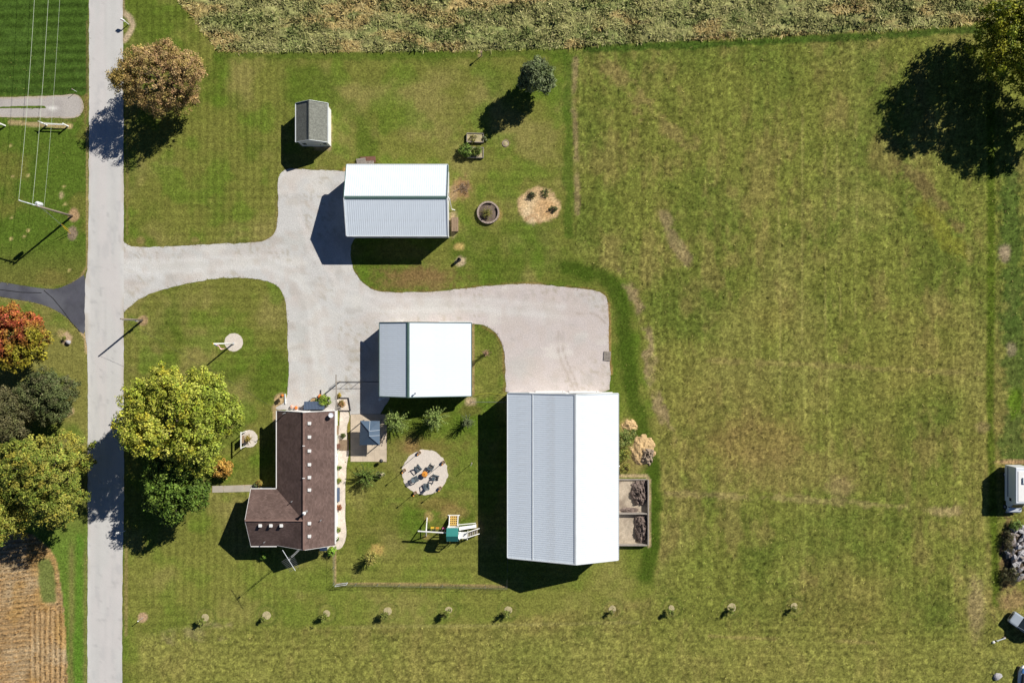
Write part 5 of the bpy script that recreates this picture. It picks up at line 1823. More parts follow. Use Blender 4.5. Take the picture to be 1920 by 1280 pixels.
for ye in (ty0 + 0.12, ty1 - 0.12):
    MB().slab([(tx0 - 0.12, ridge_y, zr0), (tx1 + 0.12, ridge_y, zr0), (tx1 + 0.12, ye, ze), (tx0 - 0.12, ye, ze)], 0.03).build('canopy', M['green_vinyl'], ss)
# climbing wall
c0 = sp_(842, 987, 1.3); c1 = sp_(858, 987, 1.3)
f0 = sp_(843, 966, 0.02); f1 = sp_(859, 966, 0.02)
MB().slab([c0, c1, f1, f0], 0.04).build('climbing_panel', mat('climbing_yellow', alb(206, 170, 90), 0.6, 0.1, 4), ss)
for a, b in ((c0, f0), (c1, f1)):
    MB().beam(a + Vector((0, 0, 0.06)), b + Vector((0, 0, 0.06)), 0.12, 0.12).build('wall_rail', M['white'], ss)
hold = MB().lathe((0, 0, 0), [(0.1, 0), (0.09, 0.05), (0.03, 0.06)], 6).mesh('hold')
for i in range(5):
    for j in range(4):
        a = c0.lerp(c1, (j + 0.5 + (i % 2) * 0.25) / 4.3); b = f0.lerp(f1, (j + 0.5 + (i % 2) * 0.25) / 4.3)
        link('hold', hold, M['dark_metal'], ss, a.lerp(b, (i + 0.6) / 5.3) + Vector((0, 0, 0.01)))
MB().box(((f0.x + f1.x) / 2, f0.y + 0.05, 0.06), (1.8, 0.12, 0.1)).build('foot_rail', M['white'], ss)
# slide
s0 = sp_(861, 990, 1.3); s1 = sp_(893, 985, 0.15)
d = (s1 - s0); side = Vector((d.y, -d.x, 0)).normalized() * 0.26
pts = [s0.lerp(s1, k / 8) + Vector((0, 0, 0.12 * math.sin(math.pi * k / 8) * -1)) for k in range(9)]
mb = MB(); vs_ = []; fs_ = []
for p in pts:
    vs_ += [p - side + Vector((0, 0, 0.16)), p - side, p + side, p + side + Vector((0, 0, 0.16))]
for k in range(8):
    for j in range(3):
        fs_.append((4 * k + j, 4 * k + j + 1, 4 * k + j + 5, 4 * k + j + 4))
mb.add(vs_, fs_).build('slide', M['white'], ss, recalc=False)
MB().beam(sp_(861, 983, 1.9), sp_(892, 980, 0.7), 0.08, 0.08).build('hand_rail', M['white'], ss)
# steps with a small landing
MB().box(tuple((sp_(868, 1003, 1.1) + Vector((0, 0, 0)))), (1.35, 1.0, 0.07)).build('landing', M['white'], ss)
for x in (862, 876.5):
    for y in (998, 1009):
        q = sp_(x, y, 1.1)
        MB().box((q.x, q.y, 0.85), (0.09, 0.09, 1.7)).build('landing_post', M['white'], ss)
for k in range(5):
    q = sp_(878 + k * 4, 1002 - k * 1.6, 1.0 - k * 0.2)
    MB().box(q, (0.2, 0.9, 0.05)).build('step', M['grey_wood'], ss)
for y in (997, 1007):
    MB().beam(sp_(877, y, 1.7), sp_(899, y - 7, 0.6), 0.08, 0.08).build('hand_rail', M['white'], ss)
    MB().beam(sp_(877, y, 1.0), sp_(897, y - 7, 0.05), 0.06, 0.14).build('stringer', M['white'], ss)

# ------------------------------------------------------------------ television mast behind the house
tw = empty('antenna_mast', (*W(580, 1011.5), 0), 'lattice television antenna mast against the house gable', 'antenna')
HT = 9.7
legs = [Vector((0.16 * math.cos(a), 0.16 * math.sin(a), 0)) for a in (0.5, 2.6, 4.7)]
for l in legs:
    MB().tube([l, l * 0.7 + Vector((0, 0, HT - 1.6))], 0.022, 6).build('leg', M['steel'], tw)
mb = MB()
for k in range(20):
    z0 = k * (HT - 1.6) / 20; z1 = z0 + (HT - 1.6) / 20
    for j in range(3):
        a = legs[j] * (1 - 0.3 * k / 20); b = legs[(j + 1) % 3] * (1 - 0.3 * k / 20)
        mb.tube([a + Vector((0, 0, z0)), b + Vector((0, 0, z1))], 0.01, 4)
mb.build('lattice', M['steel'], tw)
MB().tube([(0, 0, HT - 1.7), (0, 0, HT)], 0.025, 6).build('mast_pipe', M['steel'], tw)
a_dir = Vector((0.53, -0.85, 0)).normalized()
MB().tube([a_dir * -1.6 + Vector((0, 0, HT - 0.25)), a_dir * 1.7 + Vector((0, 0, HT - 0.25))], 0.035, 6).build('boom', M['pale_trim'], tw)
sd_ = Vector((a_dir.y, -a_dir.x, 0))
for k in range(9):
    c = a_dir * (-0.3 + k * 0.22) + Vector((0, 0, HT - 0.22))
    L_ = 0.95 - 0.03 * k
    MB().tube([c - sd_ * L_, c + sd_ * L_], 0.014, 5).build('element', M['steel'], tw)
MB().box(Vector((0, 0, HT - 0.5)), (0.2, 0.2, 0.25)).build('rotor', M['steel'], tw)
# trellis at the corner of the house
tr_ = empty('garden_trellis', (*W(613, 1023), 0), 'white slatted trellis with a vine at the house corner', 'trellis')
for x in (-0.45, 0.45):
    MB().box((x, 0.0, 0.95), (0.06, 0.06, 1.9)).build('post', M['white'], tr_)
for k in range(7):
    MB().box((0, 0, 0.25 + k * 0.26), (0.9, 0.03, 0.05)).build('slat', M['white'], tr_)
for k in range(4):
    MB().box((0, 0.15 + k * 0.02, 1.9 + 0.02 * k), (1.1 - 0.1 * k, 0.6 - k * 0.1, 0.02)).build('top_slat', M['white'], tr_)
tree('vine_shrub', 'bright green leafy shrub beside the white trellis', 622, 1032, 0.6, 0.8, 0.1, 1.3, [(150, 186, 70), (128, 166, 58)], 81, 30, 28, 0.17, 0.22, 4, 0.5, cat='shrub', r0=0.03)
tree('shade_shrub', 'green shrub in the house shade under the wing wall', 493, 1038, 0.5, 0.7, 0.1, 1.1, GR, 82, 26, 26, 0.17, 0.22, 4, 0.5, cat='shrub', r0=0.03)

# ------------------------------------------------------------------ beds and plants round the house
def clump(name, label, px, py, R, h, pal, seed, cat='plant', n=22, per=22, leaf=0.13):
    return tree(name, label, px, py, h * 0.5, R, 0.05, h, pal, seed, n, per, leaf, R * 0.32, 4, 0.5, cat=cat, r0=0.02)


OR = [(196, 130, 70), (176, 110, 60), (150, 120, 60), (206, 160, 90)]
PLG = [(120, 146, 66), (100, 128, 54), (140, 160, 80)]
clump('bed_plant', 'green tuft in the pebble bed across from the patio edge', 636, 877, 0.4, 0.5, PLG, 83)
clump('bed_plant', 'yellow-green tuft in the pebble bed next to the blue panel', 635, 901, 0.45, 0.5, PLG + [(190, 170, 80)], 84)
clump('bed_plant', 'rust coloured plant in the pebble bed', 637, 951, 0.5, 0.55, [(176, 110, 74), (150, 90, 60), (196, 140, 90)], 85)
clump('bed_plant', 'loose green plant in the pebble bed towards the house corner', 633, 993, 0.5, 0.6, PLG + [(180, 170, 90)], 86, n=26)
clump('bed_plant', 'small green plant at the end of the pebble bed', 632, 1010, 0.35, 0.4, PLG, 87)
clump('bed_plant', 'green weed at the edge of the pebble bed opposite the gazebo', 643, 817, 0.45, 0.5, [(96, 110, 50), (84, 96, 44)], 88)
bp = tag(MB().box((0, 0, 0.2), (0.6, 2.0, 0.4)).box((0, 0, 0.42), (0.66, 2.06, 0.05)).build('window_well_cover', M['blue_grey'], None, (*W(633.5, 926), 0)), 'blue-grey window well cover beside the house wall', 'cover')
bx_ = empty('storage_box', (*W(634.5, 835.5), 0), 'brown wooden storage box beside the house wall', 'box')
MB().box((0, 0, 0.22), (0.55, 0.62, 0.44)).build('body', M['red_wood'], bx_)
MB().box((0, 0, 0.46), (0.6, 0.67, 0.05)).build('lid', M['red_wood'], bx_)
dk = empty('boardwalk', (*W(645, 834), 0), 'small boardwalk of pale boards between house and patio', 'boardwalk')
for k in range(8):
    MB().box((-0.62 + k * 0.18, 0, 0.05), (0.16, 1.6, 0.06)).build('board', M['wood'], dk)
for y in (-0.6, 0.6):
    MB().box((0, y, 0.02), (1.4, 0.08, 0.05)).build('joist', M['wood'], dk)
lb = empty('garden_bench', (*W(634, 805), 0), 'narrow wooden bench on the pebbles beside the house wall', 'bench')
MB().box((0, 0, 0.44), (0.4, 1.3, 0.05)).build('seat', M['wood'], lb)
for y in (-0.5, 0.5):
    MB().box((0, y, 0.21), (0.34, 0.06, 0.42)).build('leg', M['wood'], lb)

# flower bed in front of the arbor
fbd = empty('edged_flower_bed', (*W(643, 757.5), 0), 'square pebble flower bed with dark edging near the arbor', 'flower bed')
MB().prism([(-1.0, -0.95), (1.15, -0.95), (0.85, 0.95), (-1.0, 0.95)], -0.02, 0.05).build('pebbles', M['pebble'], fbd)
for a, b in (((-1.0, 0.95), (0.85, 0.95)), ((0.85, 0.95), (1.15, -0.95)), ((-0.4, -0.95), (1.15, -0.95))):
    MB().beam((*a, 0.1), (*b, 0.1), 0.1, 0.18).build('edging', M['dark_metal'], fbd)
clump('flowering_plant', 'reddish green bushy plant in the square pebble bed', 641, 758, 0.62, 0.8, [(150, 150, 70), (176, 120, 80), (120, 140, 60), (200, 150, 110)], 89, n=36, leaf=0.15)
clump('yellow_mum', 'yellow flowering plant at the foot of the arbor', 636, 741.5, 0.4, 0.5, [(226, 196, 80), (190, 170, 70), (214, 190, 110)], 90)
tree('corner_shrub', 'bright green shrub beside the dark ribbed hood', 610, 751, 0.7, 1.15, 0.1, 1.4, [(150, 176, 66), (130, 160, 56), (112, 144, 50), (176, 190, 90)], 91, 50, 30, 0.17, 0.3, 6, 0.48, cat='shrub', r0=0.04)
pr_ = empty('stock_tank_planter', (*W(591, 752.5), 0), 'round metal tub planter beside the dark ribbed hood', 'planter')
MB().lathe((0, 0, 0), [(0.66, 0), (0.7, 0.45), (0.63, 0.45), (0.63, 0.3)], 20).build('tub', M['steel'], pr_)
MB().lathe((0, 0, 0.2), [(0.62, 0), (0.62, 0.14)], 20).build('soil', M['soil'], pr_)
clump('tub_plant', 'low green plant growing in the round metal tub', 592, 752, 0.5, 0.75, PLG, 92)


def pumpkin(px, py, r, label, m_=None):
    mb = MB()
    n = 24
    vs_, fs_ = [], []
    for i, (rr, z) in enumerate([(0.05, 0.06), (0.7, 0.02), (1.0, 0.5), (0.75, 0.95), (0.2, 0.92), (0.03, 0.86)]):
        for k in range(n):
            t = 2 * math.pi * k / n
            q = rr * r * (1 + 0.06 * math.cos(t * 8))
            vs_.append((q * math.cos(t), q * math.sin(t), z * r * 1.4))
    for i in range(5):
        for k in range(n):
            fs_.append((i * n + k, i * n + (k + 1) % n, i * n + n + (k + 1) % n, i * n + n + k))
    root = empty('pumpkin', (*W(px, py), 0.01), label, 'pumpkin', 'pumpkins by the house')
    mb.add(vs_, fs_).build('fruit', m_ or M['pumpkin'], root, smooth=True)
    MB().tube([(0, 0, r * 1.2), (0.02, 0.02, r * 1.6)], [0.03, 0.02], 6).build('stem', M['bark'], root)


pumpkin(601, 743, 0.34, 'large orange pumpkin on the gravel by the round metal tub')
pumpkin(556, 764, 0.26, 'orange pumpkin against the house gable end')
pumpkin(548, 762, 0.28, 'pale pink pumpkin against the house gable end', mat('pale_pumpkin', alb(226, 180, 160), 0.6, 0.1, 5))
pumpkin(530, 741, 0.2, 'small orange pumpkin at the corner of the soil bed')
clump('dried_plant', 'dark dry plant in the soil bed at the driveway edge', 522, 752, 0.4, 0.5, [(96, 84, 60), (80, 72, 50)], 93, n=16)
MBt = tag(MB().beam((0, 0.8, 0.1), (0.05, -0.7, 0.1), 0.12, 0.18).build('bed_edging', M['pale_trim'], None, (*W(535, 748), 0)), 'pale timber edging along the soil bed by the driveway', 'edging')
clump('entry_shrub', 'yellow-green shrub where the front walk meets the house', 487, 905, 0.6, 0.9, [(176, 160, 80), (140, 150, 66), (190, 150, 80)], 94, n=30)
clump('entry_shrub', 'small grey shrub beside the front door', 479, 909, 0.35, 0.5, SG, 95)

# ------------------------------------------------------------------ raised beds, ring planter, sand patch
def raised(px, py, sx, sy, label, rz):
    r = empty('raised_bed', (*W(px, py), 0), label, 'raised bed', None, rz)
    h = 0.38
    for y in (-sy / 2, sy / 2):
        MB().box((0, y, h / 2), (sx, 0.09, h)).build('board', M['grey_wood'], r)
    for x in (-sx / 2, sx / 2):
        MB().box((x, 0, h / 2 + 0.002), (0.09, sy - 0.09, h)).build('board', M['grey_wood'], r)
    for x in (-sx / 2, sx / 2):
        for y in (-sy / 2, sy / 2):
            MB().box((x * 0.97, y * 0.97, h / 2 + 0.01), (0.12, 0.12, h + 0.03)).build('corner_post', M['grey_wood'], r)
    MB().box((0, 0, 0.15), (sx - 0.1, sy - 0.1, 0.26)).build('soil', M['mulch'], r)
    return r


raised(891, 259.5, 2.45, 1.3, 'grey timber raised bed holding straw and low weeds', -0.02)
raised(891, 287, 2.45, 1.5, 'grey timber raised bed overgrown with leafy plants', -0.02)
tree('bed_vegetable', 'leafy green plants spilling over the raised bed side', 874, 283, 0.5, 1.15, 0.1, 1.1, PLG + [(110, 140, 50)], 96, 60, 30, 0.17, 0.28, 6, 0.46, cat='plant', r0=0.03)
tree('bed_vegetable', 'dark leafy plants inside the overgrown raised bed', 894, 284, 0.7, 0.9, 0.2, 1.2, [(110, 130, 54), (92, 112, 46), (130, 140, 64)], 97, 44, 30, 0.16, 0.24, 6, 0.46, cat='plant', r0=0.03)
clump('bed_vegetable', 'small bushy plant outside the straw filled raised bed', 909, 261, 0.45, 0.6, SG, 98)
clump('bed_weed', 'low olive weeds growing in the straw filled raised bed', 886, 260, 0.7, 0.6, [(150, 140, 74), (124, 126, 60)], 99, n=14)
lid = empty('well_ring', (*W(948, 269), 0), 'small round stone ring flush in the lawn', 'stone ring')
MB().lathe((0, 0, 0), [(0.5, 0), (0.5, 0.07), (0.4, 0.07), (0.4, 0.0)], 20).build('ring', M['block'], lid)
MB().lathe((0, 0, 0), [(0.4, 0), (0.3, 0.05), (0.1, 0.08)], 16).build('fill', M['mulch'], lid)
pl = empty('ring_planter', (*W(915.5, 399), 0), 'round planter walled with pale blocks on the lawn', 'planter')
for lay_ in range(2):
    n = 22
    for k in range(n):
        if lay_ == 1 and k in (2, 3):
            continue
        a = 2 * math.pi * (k + 0.5 * lay_) / n
        link('block', bpy.data.meshes.get('wall_block') or MB().box((0, 0, 0), (0.26, 0.40, 0.19)).mesh('wall_block'), M['block'], pl,
             (1.55 * math.cos(a), 1.55 * math.sin(a), 0.1 + 0.2 * lay_), a + random.uniform(-0.05, 0.05))
MB().lathe((0, 0, 0), [(1.42, 0), (1.42, 0.1), (0.6, 0.18), (0.1, 0.2)], 24).build('soil', M['dark_soil'], pl)
spiky('planter_grass', 'tangle of dry green stems filling the round block planter', 914, 400, 0.3, 1.1, 0.9, [(150, 150, 76), (120, 130, 66), (176, 160, 80), (110, 110, 60)], 101, 70, 30, 0.13, cat='plant', r_st=0.012)
clump('sand_weed', 'dark grey weed on the sand patch next to the planter side', 996, 366, 0.75, 0.5, [(92, 100, 62), (76, 84, 52), (120, 120, 80)], 102, n=26)
clump('sand_weed', 'broad green weed at the lawn side rim of the sand patch', 1022, 362, 0.7, 0.4, [(104, 120, 64), (130, 134, 80)], 103, n=20)
clump('sand_weed', 'grey-green weed patch at the field side of the sand patch', 1037, 393, 0.7, 0.4, [(112, 122, 76), (96, 104, 62)], 104, n=24)
bw = empty('brush_heap', (*W(870, 352), 0), 'heap of brown twigs and bark beside the garage', 'brush heap')
mb = MB()
for k in range(60):
    a = random.uniform(0, math.pi); L_ = random.uniform(0.3, 0.9)
    c = Vector((random.gauss(0, 0.45), random.gauss(0, 0.45), random.uniform(0.05, 0.28)))
    dd = Vector((math.cos(a), math.sin(a), random.uniform(-0.15, 0.15))) * L_ * 0.5
    c.z = max(c.z, abs(dd.z) + 0.03)
    mb.tube([c - dd, c + dd], [0.03, 0.015], 5)
tag(mb.build('twigs', M['wood'], bw), kind='stuff')
MB().tube([(-1.5, -0.6, 0.08), (-0.7, -0.1, 0.12), (-0.3, 0.6, 0.1)], [0.09, 0.08, 0.05], 7).build('branch', M['wood'], bw)
wb = empty('wood_crate', (*W(853.5, 422), 0), 'reddish slatted wooden crate against the garage end wall', 'crate')
for k in range(4):
    MB().box((-0.36 + k * 0.24, 0, 0.72), (0.21, 2.1, 0.05)).build('top_slat', M['wood'], wb)
for x in (-0.45, 0.45):
    for z in (0.15, 0.4, 0.62):
        MB().box((x, 0, z), (0.04, 2.1, 0.17)).build('side_slat', M['wood'], wb)
for y in (-1.0, 1.0):
    for z in (0.15, 0.4, 0.62):
        MB().box((0, y, z), (0.86, 0.04, 0.17)).build('end_slat', M['wood'], wb)


def pallet(px, py, rz, z, label, mname='grey_wood', tilt=0.0):
    r = empty('pallet', (*W(px, py), z), label, 'pallet', None, rz)
    r.rotation_euler[0] = tilt
    for k in range(7):
        MB().box((-0.6 + k * 0.2, 0, 0.13), (0.14, 1.0, 0.02)).build('slat', M[mname], r)
    for y in (-0.45, 0, 0.45):
        MB().box((0, y, 0.07), (1.34, 0.09, 0.09)).build('runner', M[mname], r)
    for k in range(3):
        MB().box((-0.55 + k * 0.55, 0, 0.012), (0.12, 1.0, 0.02)).build('base_slat', M[mname], r)
    return r


pallet(676, 312, 0.13, 0.0, 'grey pallet lying beside the garage wall under the leaning one')
pallet(693, 307, 0.13, 0.0, 'grey pallet lying half behind the garage, next to a brown board')
pallet(678, 304, 0.13, 0.15, 'weathered pallet stacked on top behind the garage')
tag(MB().box((0, 0, 0.06), (2.3, 0.9, 0.1)).box((0, 0.1, 0.14), (2.2, 0.6, 0.05)).build('brown_boards', M['red_wood'], None, (*W(690, 299.5), 0), 0.05), 'dark brown stacked boards behind the garage pallets', 'boards')
pallet(1138.5, 667, 1.5, 0.0, 'lone pallet at the rim of the gravel yard', 'grey_wood')

# ------------------------------------------------------------------ compost bays and soil heaps by the barn
cb = empty('compost_bay', (*W(1186, 958), 0), 'concrete compost bays against the barn with low block walls', 'compost bay')
o0 = cb.location.copy()


def cbp(px, py):
    v_ = V(px, py) - o0
    return v_.x, v_.y


x0, y0 = cbp(1150, 1019); x1, y1 = cbp(1214, 898)
MB().box(((x0 + x1) / 2, (y0 + y1) / 2, 0.03), (x1 - x0, y1 - y0, 0.06)).build('floor_slab', mat('stained_concrete', alb(184, 170, 150), 0.95, 0.35, 0.9, fine=0.16, fscale=6, hue=alb(128, 114, 100)), cb)
MB().box((x1, (y0 + y1) / 2, 0.4), (0.2, y1 - y0, 0.8)).build('wall', M['grey_wood'], cb)
MB().box(((x0 + x1) / 2 - 0.1, y0, 0.4), (x1 - x0 - 0.2, 0.18, 0.8)).build('wall', M['grey_wood'], cb)
MB().box(((x0 + x1) / 2 - 0.1, (y0 + y1) / 2 - 0.15, 0.4), (x1 - x0 - 0.2, 0.16, 0.8)).build('wall', M['grey_wood'], cb)
MB().box(((x0 + x1) / 2 - 0.1, y1, 0.15), (x1 - x0 - 0.2, 0.14, 0.3)).build('wall', M['grey_wood'], cb)


def heap(name, label, cx, cy, rx, ry, h, mat_, seed, n=28, cat='heap', rough=0.35, z=0.0, pow_=1.0):
    """lumpy mound as a height field"""
    g = np.linspace(-1.15, 1.15, n)
    a, b = np.meshgrid(g, g)
    r = np.hypot(a, b) + (fbm(a * 3 + seed, b * 3, 1.0, 3, seed) - 0.5) * 0.7
    zz = np.clip(1 - r ** (2 * pow_), -0.15, 1) * h * (0.75 + rough * (fbm(a * 6 + seed, b * 6, 1.0, 3, seed + 3) - 0.3) * 2)
    zz = np.where(r > 1.0, -0.12, zz)
    v = np.stack([a * rx, b * ry, zz], -1).reshape(-1, 3)
    idx = np.arange(n * n).reshape(n, n)
    f = np.stack([idx[:-1, :-1], idx[:-1, 1:], idx[1:, 1:], idx[1:, :-1]], -1).reshape(-1, 4)
    o = np_mesh(name, v, f, None, mat_, None, (cx, cy, z))
    return tag(o, label, cat)


M['manure'] = mat('compost', alb(120, 106, 98), 0.95, 0.45, 2.2, fine=0.45, fscale=6, bump=1.0, bscale=5)
heap('compost_heap', 'dark compost heap in the bay nearest the sandy heaps', *W(1198, 922), 1.3, 2.0, 0.65, M['manure'], 3, 40, rough=0.9, z=0.06)
heap('compost_heap', 'dark compost heap in the bay furthest from the sandy heaps', *W(1201, 988), 1.05, 2.3, 0.6, M['manure'], 4, 40, rough=0.9, z=0.06)
heap('compost_heap', 'thin scatter of compost by the dividing wall', *W(1178, 956), 1.5, 0.5, 0.2, M['manure'], 5, 24, rough=0.9, z=0.06)
heap('sand_heap', 'large sandy soil heap beside the barn', *W(1204, 845), 1.9, 2.2, 0.5, M['soil'], 6, 36)
M['clod'] = mat('brown_clods', alb(146, 130, 112), 0.95, 0.4, 2.2, fine=0.3, fscale=6, bump=1.0, bscale=4)
heap('clod_heap', 'brown cloddy soil heap against the large sandy one', *W(1212, 852), 1.2, 1.5, 0.6, M['clod'], 9, 30, rough=0.9)
heap('sand_heap', 'small sandy soil heap beside the barn', *W(1181, 798), 1.15, 1.0, 0.5, M['soil'], 7, 26)
tree('barn_weed', 'leafy green weeds between the barn wall and the sandy heaps', 1172, 822, 0.9, 1.6, 0.1, 1.7, [(126, 146, 70), (104, 126, 56), (150, 160, 90), (140, 130, 70)], 105, 80, 26, 0.18, 0.4, 8, 0.42, cat='weeds', r0=0.03)
tree('barn_weed', 'green weeds against the barn wall below the downspout', 1169, 852, 0.8, 1.25, 0.1, 1.4, [(136, 150, 66), (112, 128, 56), (176, 160, 80)], 106, 60, 26, 0.17, 0.34, 7, 0.42, cat='weeds', r0=0.03)
tree('barn_weed', 'low yellowing weeds near the compost bays', 1172, 878, 0.4, 0.9, 0.05, 0.8, [(176, 160, 84), (140, 146, 66)], 107, 34, 22, 0.15, 0.26, 6, 0.42, cat='weeds', r0=0.02)
tree('barn_weed', 'weedy bush by the small sandy heap', 1186, 815, 0.6, 0.9, 0.05, 1.2, [(96, 118, 52), (120, 138, 66)], 108, 34, 24, 0.16, 0.26, 6, 0.42, cat='weeds', r0=0.02)

# ------------------------------------------------------------------ things along the far field edge
# motorhome, nose towards the stones
rv = empty('motorhome', (*W(1894, 911), 0), 'white and blue-grey motorhome parked at the field edge', 'motorhome')
wR, lR, hR = 2.35, 6.6, 2.75
prof = [(-lR / 2 + 1.25, 0.45), (-lR / 2 + 1.25, 1.7), (-lR / 2 + 1.0, 2.1), (-lR / 2 + 1.35, hR), (lR / 2, hR), (lR / 2, 0.45)]


def extrude_x(prof, w, bev=0.12):
    mb = MB(); n = len(prof)
    vs_ = [(-w / 2, a, z) for a, z in prof] + [(w / 2, a, z) for a, z in prof]
    return mb.add(vs_, [tuple(range(n)), tuple(range(n, 2 * n))[::-1]] + [(k, n + k, n + (k + 1) % n, (k + 1) % n) for k in range(n)])


bd_ = extrude_x(prof, wR).build('body', M['rv_white'], rv)
bv = bd_.modifiers.new('bevel', 'BEVEL'); bv.width = 0.1; bv.segments = 3
MB().box((0.1, 0.55, hR + 0.03), (wR - 0.45, lR - 2.2, 0.06)).build('roof_cover', M['white'], rv)
MB().box((0.1, 1.4, hR + 0.14), (0.7, 0.9, 0.2)).build('roof_unit', M['white'], rv)
prof = [(-lR / 2 - 0.35, 0.45), (-lR / 2 - 0.38, 0.95), (-lR / 2 + 0.35, 1.15), (-lR / 2 + 1.0, 1.75), (-lR / 2 + 1.3, 1.75), (-lR / 2 + 1.3, 0.45)]
cab = extrude_x(prof, wR - 0.35).build('cab', M['rv_white'], rv)
bv = cab.modifiers.new('bevel', 'BEVEL'); bv.width = 0.1; bv.segments = 3
a = Vector((0, -lR / 2 + 0.38, 1.2)); b = Vector((0, -lR / 2 + 0.98, 1.75))
off = Vector((0, -0.02, 0.03)); s = Vector((0.85, 0, 0))
MB().slab([a - s + off, a + s + off, b + s * 0.92 + off, b - s * 0.92 + off], 0.02).build('windshield', M['glass'], cab)
for x in (-0.75, 0.75):
    MB().box((x, -lR / 2 - 0.38, 0.78), (0.3, 0.08, 0.2)).build('headlight', M['glass'], cab)
MB().box((0, -lR / 2 - 0.46, 0.5), (wR - 0.3, 0.16, 0.2)).build('bumper', M['steel'], rv)
for x in (-wR / 2 - 0.12, wR / 2 + 0.12):
    MB().box((x, -lR / 2 + 0.55, 1.5), (0.22, 0.08, 0.3)).build('mirror', M['dark_metal'], rv)
for y in (-lR / 2 + 0.3, lR / 2 - 1.5):
    for x in (-wR / 2 + 0.22, wR / 2 - 0.22):
        mb = MB().tube([(x - 0.12, y, 0.38), (x + 0.12, y, 0.38)], 0.38, 16)
        wh = mb.build('wheel', M['rubber'], rv)
        MB().tube([(x - 0.13, y, 0.38), (x + 0.13, y, 0.38)], 0.2, 12).build('rim', M['steel'], wh)
window_on(rv, (-wR / 2 - 0.005, -1.6, 1.7), (0.04, 0.6, 0.6))
window_on(rv, (wR / 2 + 0.005, 1.0, 1.7), (0.04, 1.2, 0.6))
MB().box((-wR / 2 - 0.006, 0.9, 1.15), (0.02, 4.4, 0.18)).build('stripe', M['blue_grey'], rv)

# silver off-roader, nose into the field
cr_ = empty('parked_car', (*W(1914, 1168), 0), 'silver-blue car parked nose-in beside the rubble heap', 'car', None, math.radians(145))
Lc_, wC = 4.7, 1.85


def loft(sections, w_top):
    """sections: list of (x, [(halfwidth, z), ...] from sill to roof)"""
    mb = MB(); vs_, fs_ = [], []
    for x, pr_s in sections:
        ring = [(x, -hw, z) for hw, z in pr_s] + [(x, hw, z) for hw, z in pr_s[::-1]]
        vs_ += ring
    n = len(sections[0][1]) * 2
    for i in range(len(sections) - 1):
        for k in range(n - 1):
            fs_.append((i * n + k, i * n + k + 1, i * n + n + k + 1, i * n + n + k))
        fs_.append((i * n + n - 1, i * n, i * n + n, i * n + 2 * n - 1))
    fs_.append(tuple(range(n))); fs_.append(tuple(range((len(sections) - 1) * n, len(sections) * n))[::-1])
    return mb.add(vs_, fs_)


hood_z = 1.02
body = loft([(2.35, [(0.75, 0.4), (0.82, 0.62), (0.78, 0.84), (0.6, 0.9)]), (2.15, [(0.88, 0.36), (0.93, 0.65), (0.88, 0.92), (0.7, 0.97)]),
             (1.0, [(0.92, 0.34), (0.94, 0.7), (0.9, hood_z), (0.7, hood_z + 0.05)]), (-2.1, [(0.92, 0.34), (0.94, 0.7), (0.9, 1.04), (0.7, 1.06)]),
             (-2.35, [(0.84, 0.4), (0.88, 0.7), (0.84, 1.0), (0.66, 1.02)])], wC).build('body', M['car_paint'], cr_)
cabm = loft([(1.02, [(0.86, 1.0), (0.8, 1.06), (0.76, 1.07)]), (0.3, [(0.86, 1.0), (0.72, 1.58), (0.6, 1.66)]), (-1.5, [(0.86, 1.0), (0.72, 1.62), (0.6, 1.7)]), (-2.25, [(0.84, 1.0), (0.76, 1.2), (0.66, 1.24)])], wC)
cabm.build('cabin', M['glass'], cr_)
rf_ = MB().box((-0.62, 0, 1.69), (1.9, 1.3, 0.07)).build('roof', M['car_paint'], cr_)
for y in (-0.45, 0.45):
    MB().box((-0.6, y, 1.76), (1.5, 0.04, 0.05)).build('roof_rail', M['dark_metal'], rf_)
for y in (-0.74, 0.74):
    for xx in (0.32, -0.5, -1.45):
        MB().beam((xx, y * 1.12, 1.05), (xx - 0.06, y * 0.95, 1.66), 0.06, 0.06).build('pillar', M['car_paint'], cr_)
    MB().beam((1.02, y * 1.06, 1.08), (0.3, y * 0.95, 1.66), 0.07, 0.07).build('pillar', M['car_paint'], cr_)
    MB().box((0.75, y * 1.36, 1.12), (0.12, 0.18, 0.13)).build('mirror', M['dark_metal'], cr_)
    MB().box((2.3, y * 0.82, 0.76), (0.12, 0.3, 0.14)).build('headlight', M['white'], cr_)
    for xx in (1.45, -1.45):
        wh = MB().tube([(xx, y * 1.22 - 0.1, 0.34), (xx, y * 1.22 + 0.1, 0.34)], 0.34, 16).build('wheel', M['rubber'], cr_)
        MB().tube([(xx, y * 1.22 - 0.11, 0.34), (xx, y * 1.22 + 0.11, 0.34)], 0.19, 12).build('rim', M['steel'], wh)
MB().box((2.36, 0, 0.62), (0.06, 0.9, 0.2)).build('grille', M['dark_metal'], cr_)

# small watercraft
jb = empty('jet_ski', (*W(1912.5, 1262), 0), 'white and blue jet ski on the grass behind the car', 'jet ski', None, math.radians(86))
hull = loft([(1.5, [(0.03, 0.42), (0.05, 0.5), (0.03, 0.55)]), (1.1, [(0.22, 0.2), (0.34, 0.45), (0.22, 0.62)]), (0.4, [(0.36, 0.1), (0.55, 0.42), (0.3, 0.66)]),
             (-0.8, [(0.38, 0.08), (0.58, 0.42), (0.34, 0.6)]), (-1.45, [(0.34, 0.1), (0.5, 0.4), (0.3, 0.48)])], 1).build('hull', M['white'], jb, smooth=False)
loft([(0.3, [(0.14, 0.66), (0.14, 0.8), (0.06, 0.86)]), (-0.5, [(0.2, 0.6), (0.17, 0.84), (0.1, 0.88)]), (-1.2, [(0.2, 0.5), (0.17, 0.74), (0.1, 0.78)])], 1).build('seat', M['dark_metal'], jb)
